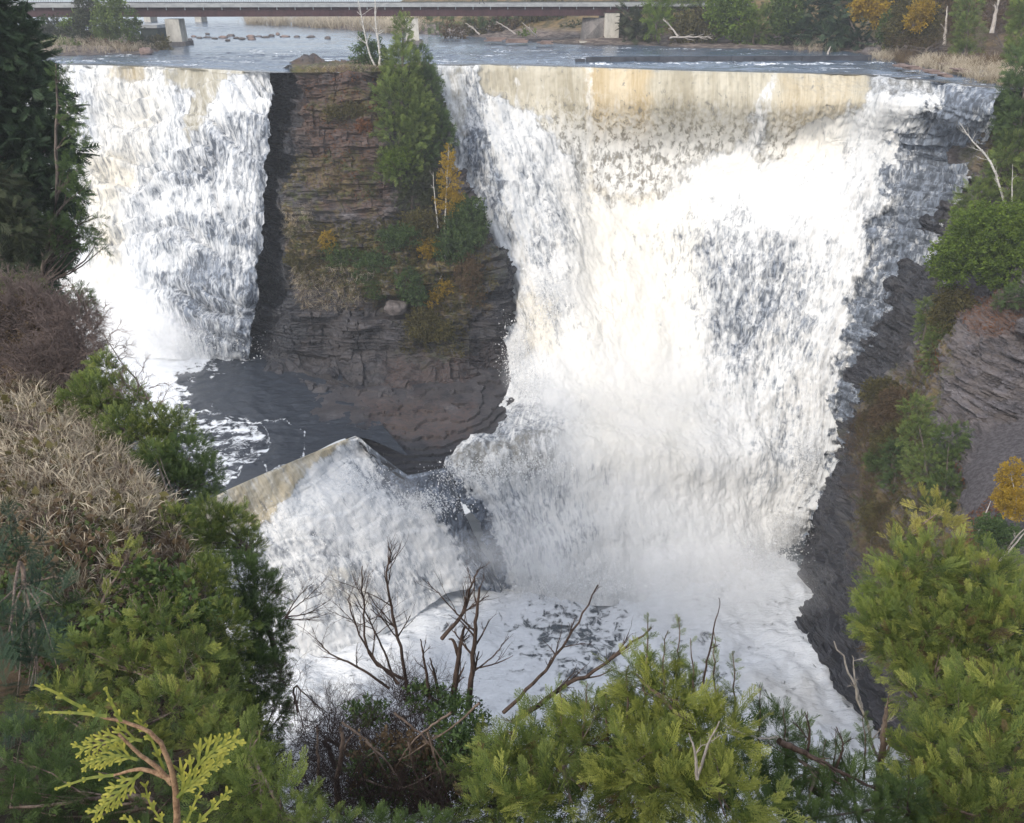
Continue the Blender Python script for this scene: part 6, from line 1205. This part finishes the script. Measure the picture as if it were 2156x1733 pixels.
# --- foreground cedar twig ---
def fore():
    rng = np.random.default_rng(170); Y0 = .62
    P3 = lambda x, y, o=0: PY(x, y, Y0+o)
    th = thing('cedar_twig', 'close yellow green cedar twig with orange stem in the lower left foreground', 'cedar twig', P3(372, 1800))
    m_st = mat_plain('orange brown twig bark', (.17, .095, .055), (.38, .25, .15), 160, .8, 1., .002); mpp = proj(P3(300, 1600))[2]/F
    def stem(path, w0, w1, nm='stem'):
        q, r = tube_path([P3(*p) for p in path], w0*mpp, w1*mpp, .004, rng, 8, 20); mb = MB(); mb.tube(q, r, 8); mb.build(nm, m_st, th, True); return q
    stem([(372, 1820), (374, 1733), (368, 1660), (352, 1590), (318, 1545), (265, 1522), (205, 1505)], 8.5, 2.6)
    stem([(362, 1650), (330, 1615), (290, 1585), (250, 1545)], 6, 3); stem([(360, 1640), (300, 1620), (240, 1632)], 6, 2.5)
    Tp = TP()
    def frond(path, wid, lob, L, seed, lean=1):
        q = cr(np.array([[x, y, 0] for x, y in path], float), np.linspace(0, len(path)-1, 16)); k = len(q); r = np.random.default_rng(seed)
        def w3(p, o=0): return PY(p[0], p[1], Y0+o)
        off = r.uniform(-.015, .015); n = np.array([0, -.8, .6])
        Tp.strip([w3(p, off) for p in q], [wid*mpp*(1-.5*i/k) for i in range(k)], n, [.3+.6*i/k for i in range(k)])
        for i in range(2, k, lob):
            d = q[min(i+1, k-1)]-q[i-1]; d /= np.linalg.norm(d)+1e-9; pn = np.array([-d[1], d[0], 0])
            for sg in (-1, 1):
                ll = L*(1-.55*i/k)*r.uniform(.7, 1.2); dd = d*.8+pn*sg*.62; a = q[i]; b = a+dd*ll*.5+d*2; c = a+dd*ll+d*ll*.12
                Tp.strip([w3(a, off), w3((a+b)/2, off), w3(b, off), w3((b+c)/2, off), w3(c, off)], [wid*.6*mpp, wid*.75*mpp, wid*.8*mpp, wid*.75*mpp, wid*.4*mpp], n, [.4, .6, .8, .9, 1])
                if ll > 16:
                    for s2 in (-1, 1):
                        p0 = a+(c-a)*.5; e = dd*.8+np.array([-dd[1], dd[0], 0])*s2*.6; Tp.strip([w3(p0, off), w3(p0+e*ll*.28, off), w3(p0+e*ll*.42, off)], [wid*.6*mpp, wid*.7*mpp, wid*.35*mpp], n, [.6, .9, 1])
    frond([(205, 1505), (150, 1478), (110, 1455), (72, 1442)], 8, 5, 16, 1); frond([(225, 1508), (170, 1502), (125, 1500), (92, 1500)], 7, 5, 10, 2)
    frond([(255, 1520), (235, 1480), (222, 1450)], 8, 6, 14, 3); frond([(300, 1560), (260, 1555), (215, 1565), (168, 1578)], 7, 2, 44, 4)
    frond([(240, 1632), (190, 1638), (150, 1650), (115, 1662)], 7, 4, 14, 5); frond([(300, 1625), (260, 1660), (230, 1690), (200, 1712)], 8, 2, 42, 6)
    frond([(374, 1690), (410, 1620), (450, 1580), (498, 1555)], 9, 2, 56, 7); frond([(372, 1680), (400, 1650), (440, 1620), (470, 1600)], 7, 2, 36, 8)
    frond([(345, 1620), (320, 1560), (300, 1530), (285, 1500)], 7, 3, 20, 9); frond([(368, 1780), (340, 1730), (315, 1690), (305, 1650)], 7, 3, 24, 10); frond([(380, 1790), (420, 1730), (460, 1690), (480, 1665)], 8, 3, 26, 11)
    frond([(372, 1800), (390, 1740), (410, 1690), (425, 1660)], 7, 3, 18, 12); frond([(360, 1800), (300, 1745), (260, 1720)], 8, 3, 20, 13); frond([(290, 1600), (250, 1590), (215, 1600), (180, 1610)], 7, 2, 38, 14)
    V, Fq, t = Tp.get(); mesh('foliage', V, Fq, LEAF['foretwig'], th, dict(tip=t, rnd=np.repeat(rng.random(len(V)//2+1), 2)[:len(V)]), False)
LEAF['foretwig'] = mat_leaf('foreground cedar foliage', (.10, .14, .03), (.20, .23, .05), (.46, .42, .08), .35)
fore()
# ---------------- spray and haze ----------------
# flying spray: countless small shreds of water thrown off the falls
def spray(label, polys, n, off, seed, G_=None):
    rng = np.random.default_rng(seed); Ps = []
    for (x, y, Y, sx, sy, sY) in polys:
        k = n//len(polys); Ps.append(PY(rng.normal(x, sx, k), rng.normal(y, sy, k), Y+rng.normal(0, sY, k)-off))
    P = np.concatenate(Ps); m = len(P); S = np.exp(rng.normal(0, .45, m))*.026
    a = rng.normal(size=(m, 3)); a /= np.linalg.norm(a, axis=1)[:, None]; a[:, 2] *= 1.6; b = np.cross(a, rng.normal(size=(m, 3))); b /= np.linalg.norm(b, axis=1)[:, None]
    V = np.stack([P+a*S[:, None]*1.5, P+b*S[:, None], P-a*S[:, None]*1.5, P-b*S[:, None]], 1).reshape(-1, 3)
    o = mesh('spray', V, np.arange(4*m).reshape(-1, 4), M_SPRAY, None, None, False); tag(o, label, 'spray', None, 'stuff')
M_SPRAY, _nt = newmat('white spray'); _t = NT(_nt); _t.out(_t.n('ShaderNodeMixShader', {0: .4, 1: _t.n('ShaderNodeBsdfDiffuse', {'Color': (.85, .85, .85, 1)}).outputs[0], 2: _t.n('ShaderNodeBsdfTranslucent', {'Color': (.85, .85, .85, 1)}).outputs[0]}).outputs[0])
spray('flying droplets thrown off the foot of the right falls', [(1090, 760, 67, 16, 40, .8), (1110, 830, 63.5, 18, 30, .8), (1150, 640, 69, 20, 50, .8), (1660, 1120, 57, 22, 24, 1), (1600, 1180, 54, 40, 20, 1), (1700, 1000, 58.6, 14, 50, .6), (1400, 1240, 52, 120, 20, 1.2), (1200, 1240, 50, 60, 22, 1)], 26000, .6, 1)
spray('flying droplets along the lower ledge falls', [(1000, 1000, 51.6, 40, 14, .5), (1090, 985, 53, 50, 16, .5), (900, 1060, 48.5, 40, 16, .6)], 5000, .3, 2)
spray('flying droplets above the weir rapids', [(620, 1100, 46, 50, 24, .6), (760, 1010, 49.5, 30, 18, .5), (640, 1220, 44, 60, 30, .6)], 2200, .3, 3)
spray('flying droplets at the foot of the left falls', [(420, 730, 69.5, 60, 14, .6), (300, 720, 70, 60, 20, .8)], 3500, .3, 4)

def haze(x0, x1, y0, y1, z0, z1, dens):
    mb = MB(); mb.box((x0, y0, z0), (x1, y1, z1)); m, nt = newmat('haze'); t = NT(nt)
    v = t.n('ShaderNodeVolumePrincipled', {'Color': (.93, .96, 1, 1), 'Density': dens, 'Anisotropy': .2}).outputs[0]
    o_ = nt.nodes.new('ShaderNodeOutputMaterial'); nt.links.new(v, o_.inputs['Volume']); o = mb.build('haze', m); tag(o, 'thin pale spray haze filling the air of the gorge', 'haze', None, 'stuff')
haze(-1300, 1300, -300, 1300, -37, 24, .0007)

# drifting mist: many soft round puffs, thin at their rims
def mist(label, spots, n, al, seed):
    rng = np.random.default_rng(seed); nu, nv = 36, 18; a, b = np.meshgrid(np.linspace(0, 2*math.pi, nu+1)[:-1], np.linspace(.03, math.pi-.03, nv))
    S0 = np.stack([np.sin(b)*np.cos(a), np.sin(b)*np.sin(a), np.cos(b)], -1).reshape(-1, 3); ar = np.arange(nv*nu).reshape(nv, nu)
    Fq = np.stack([ar[:-1], np.roll(ar[:-1], -1, 1), np.roll(ar[1:], -1, 1), ar[1:]], -1).reshape(-1, 4); Vs, Fs = [], []
    for k in range(n):
        x, y, Y, sx, sy, r = spots[k % len(spots)]; c = PY(x+rng.normal(0, sx), y+rng.normal(0, sy), Y-rng.uniform(.5, 5)); rr = r*rng.uniform(.6, 1.3)
        S = S0*np.array([rr, rr*.6, rr*rng.uniform(.6, .9)])*(1+.13*noise(S0*1.5+k*3.3))[:, None]; Vs.append(S+c); Fs.append(Fq+k*len(S0))
    m, nt = newmat('mist'); t = NT(nt); f = t.n('ShaderNodeLayerWeight', {'Blend': .5}).outputs['Facing']
    f = t.math('POWER', t.math('SUBTRACT', 1., f, clamp=True), 2.2); nz = t.mapr(t.noise(t.pos(), .22, 5, .6), .35, .65, .35, 1.25)
    w = t.n('ShaderNodeMixShader', {0: .35, 1: t.n('ShaderNodeBsdfDiffuse', {'Color': (.99, .99, .99, 1)}).outputs[0], 2: t.n('ShaderNodeBsdfTranslucent', {'Color': (.99, .99, .99, 1)}).outputs[0]}).outputs[0]
    t.out(t.n('ShaderNodeMixShader', {0: t.math('MULTIPLY', t.math('MULTIPLY', f, nz), al), 1: t.n('ShaderNodeBsdfTransparent').outputs[0], 2: w}).outputs[0])
    o = mesh('mist', np.concatenate(Vs), np.concatenate(Fs), m, None, None, True); tag(o, label, 'mist', None, 'stuff')
mist('soft white mist rolling over the foot of the right falls', [(1440, 1120, 53, 170, 70, 5.5), (1240, 1020, 54, 100, 80, 4.5), (1350, 850, 61, 90, 80, 5), (1150, 850, 62, 24, 60, 3.2), (1500, 1240, 50, 120, 30, 4.5), (1080, 1180, 48, 60, 50, 3.2)], 30, .15, 1)
mist('soft white mist at the foot of the left falls', [(200, 690, 70, 60, 50, 4.5), (330, 720, 69.5, 60, 25, 3.2)], 8, .17, 2)
mist('thin mist over the weir rapids', [(640, 1150, 45, 70, 40, 3), (820, 1220, 44, 80, 40, 3)], 6, .12, 3)
# ---------------- camera, sky, sun ----------------
cd = bpy.data.cameras.new('camera'); cam = bpy.data.objects.new('camera', cd); COL.objects.link(cam)
cd.sensor_width = 36; cd.sensor_fit = 'HORIZONTAL'; cd.lens = 36*F/2156; cd.clip_start = .05; cd.clip_end = 6000
cam.location = (0, 0, H); cam.rotation_euler = (math.pi/2-TH, 0, 0); SC.camera = cam
SUN_EL, SUN_AZ = R_(38), R_(-142)     # azimuth measured from +Y towards +X: behind the camera, to the left
w = bpy.data.worlds.new('World'); SC.world = w; w.use_nodes = True; nt = w.node_tree
sky = nt.nodes.new('ShaderNodeTexSky'); sky.sky_type = 'NISHITA'; sky.sun_disc = False
sky.sun_elevation = SUN_EL; sky.sun_rotation = SUN_AZ; sky.dust_density = 2.5; sky.air_density = 1.0; sky.ozone_density = 1.5
bg = nt.nodes['Background']; mx = nt.nodes.new('ShaderNodeMix'); mx.data_type = 'RGBA'; mx.inputs[0].default_value = .5; mx.inputs[7].default_value = (7.2, 7.5, 8.0, 1)   # thin white cloud over the blue
nt.links.new(sky.outputs[0], mx.inputs[6]); nt.links.new(mx.outputs[2], bg.inputs[0]); bg.inputs[1].default_value = .13
sd = bpy.data.lights.new('sun', 'SUN'); so = bpy.data.objects.new('sun', sd); COL.objects.link(so)
sd.energy = 1.5; sd.angle = R_(10); sd.color = (1, .93, .82)
from mathutils import Vector
dv = Vector((math.sin(SUN_AZ)*math.cos(SUN_EL), math.cos(SUN_AZ)*math.cos(SUN_EL), math.sin(SUN_EL)))
so.rotation_euler = dv.to_track_quat('Z', 'Y').to_euler()
SC.view_settings.view_transform = 'Standard'; SC.view_settings.look = 'None'; SC.view_settings.gamma = 1
SC.view_settings.exposure = .60

SC.cycles.max_bounces = 6; SC.cycles.diffuse_bounces = 4; SC.cycles.volume_bounces = 1; SC.cycles.transparent_max_bounces = 40
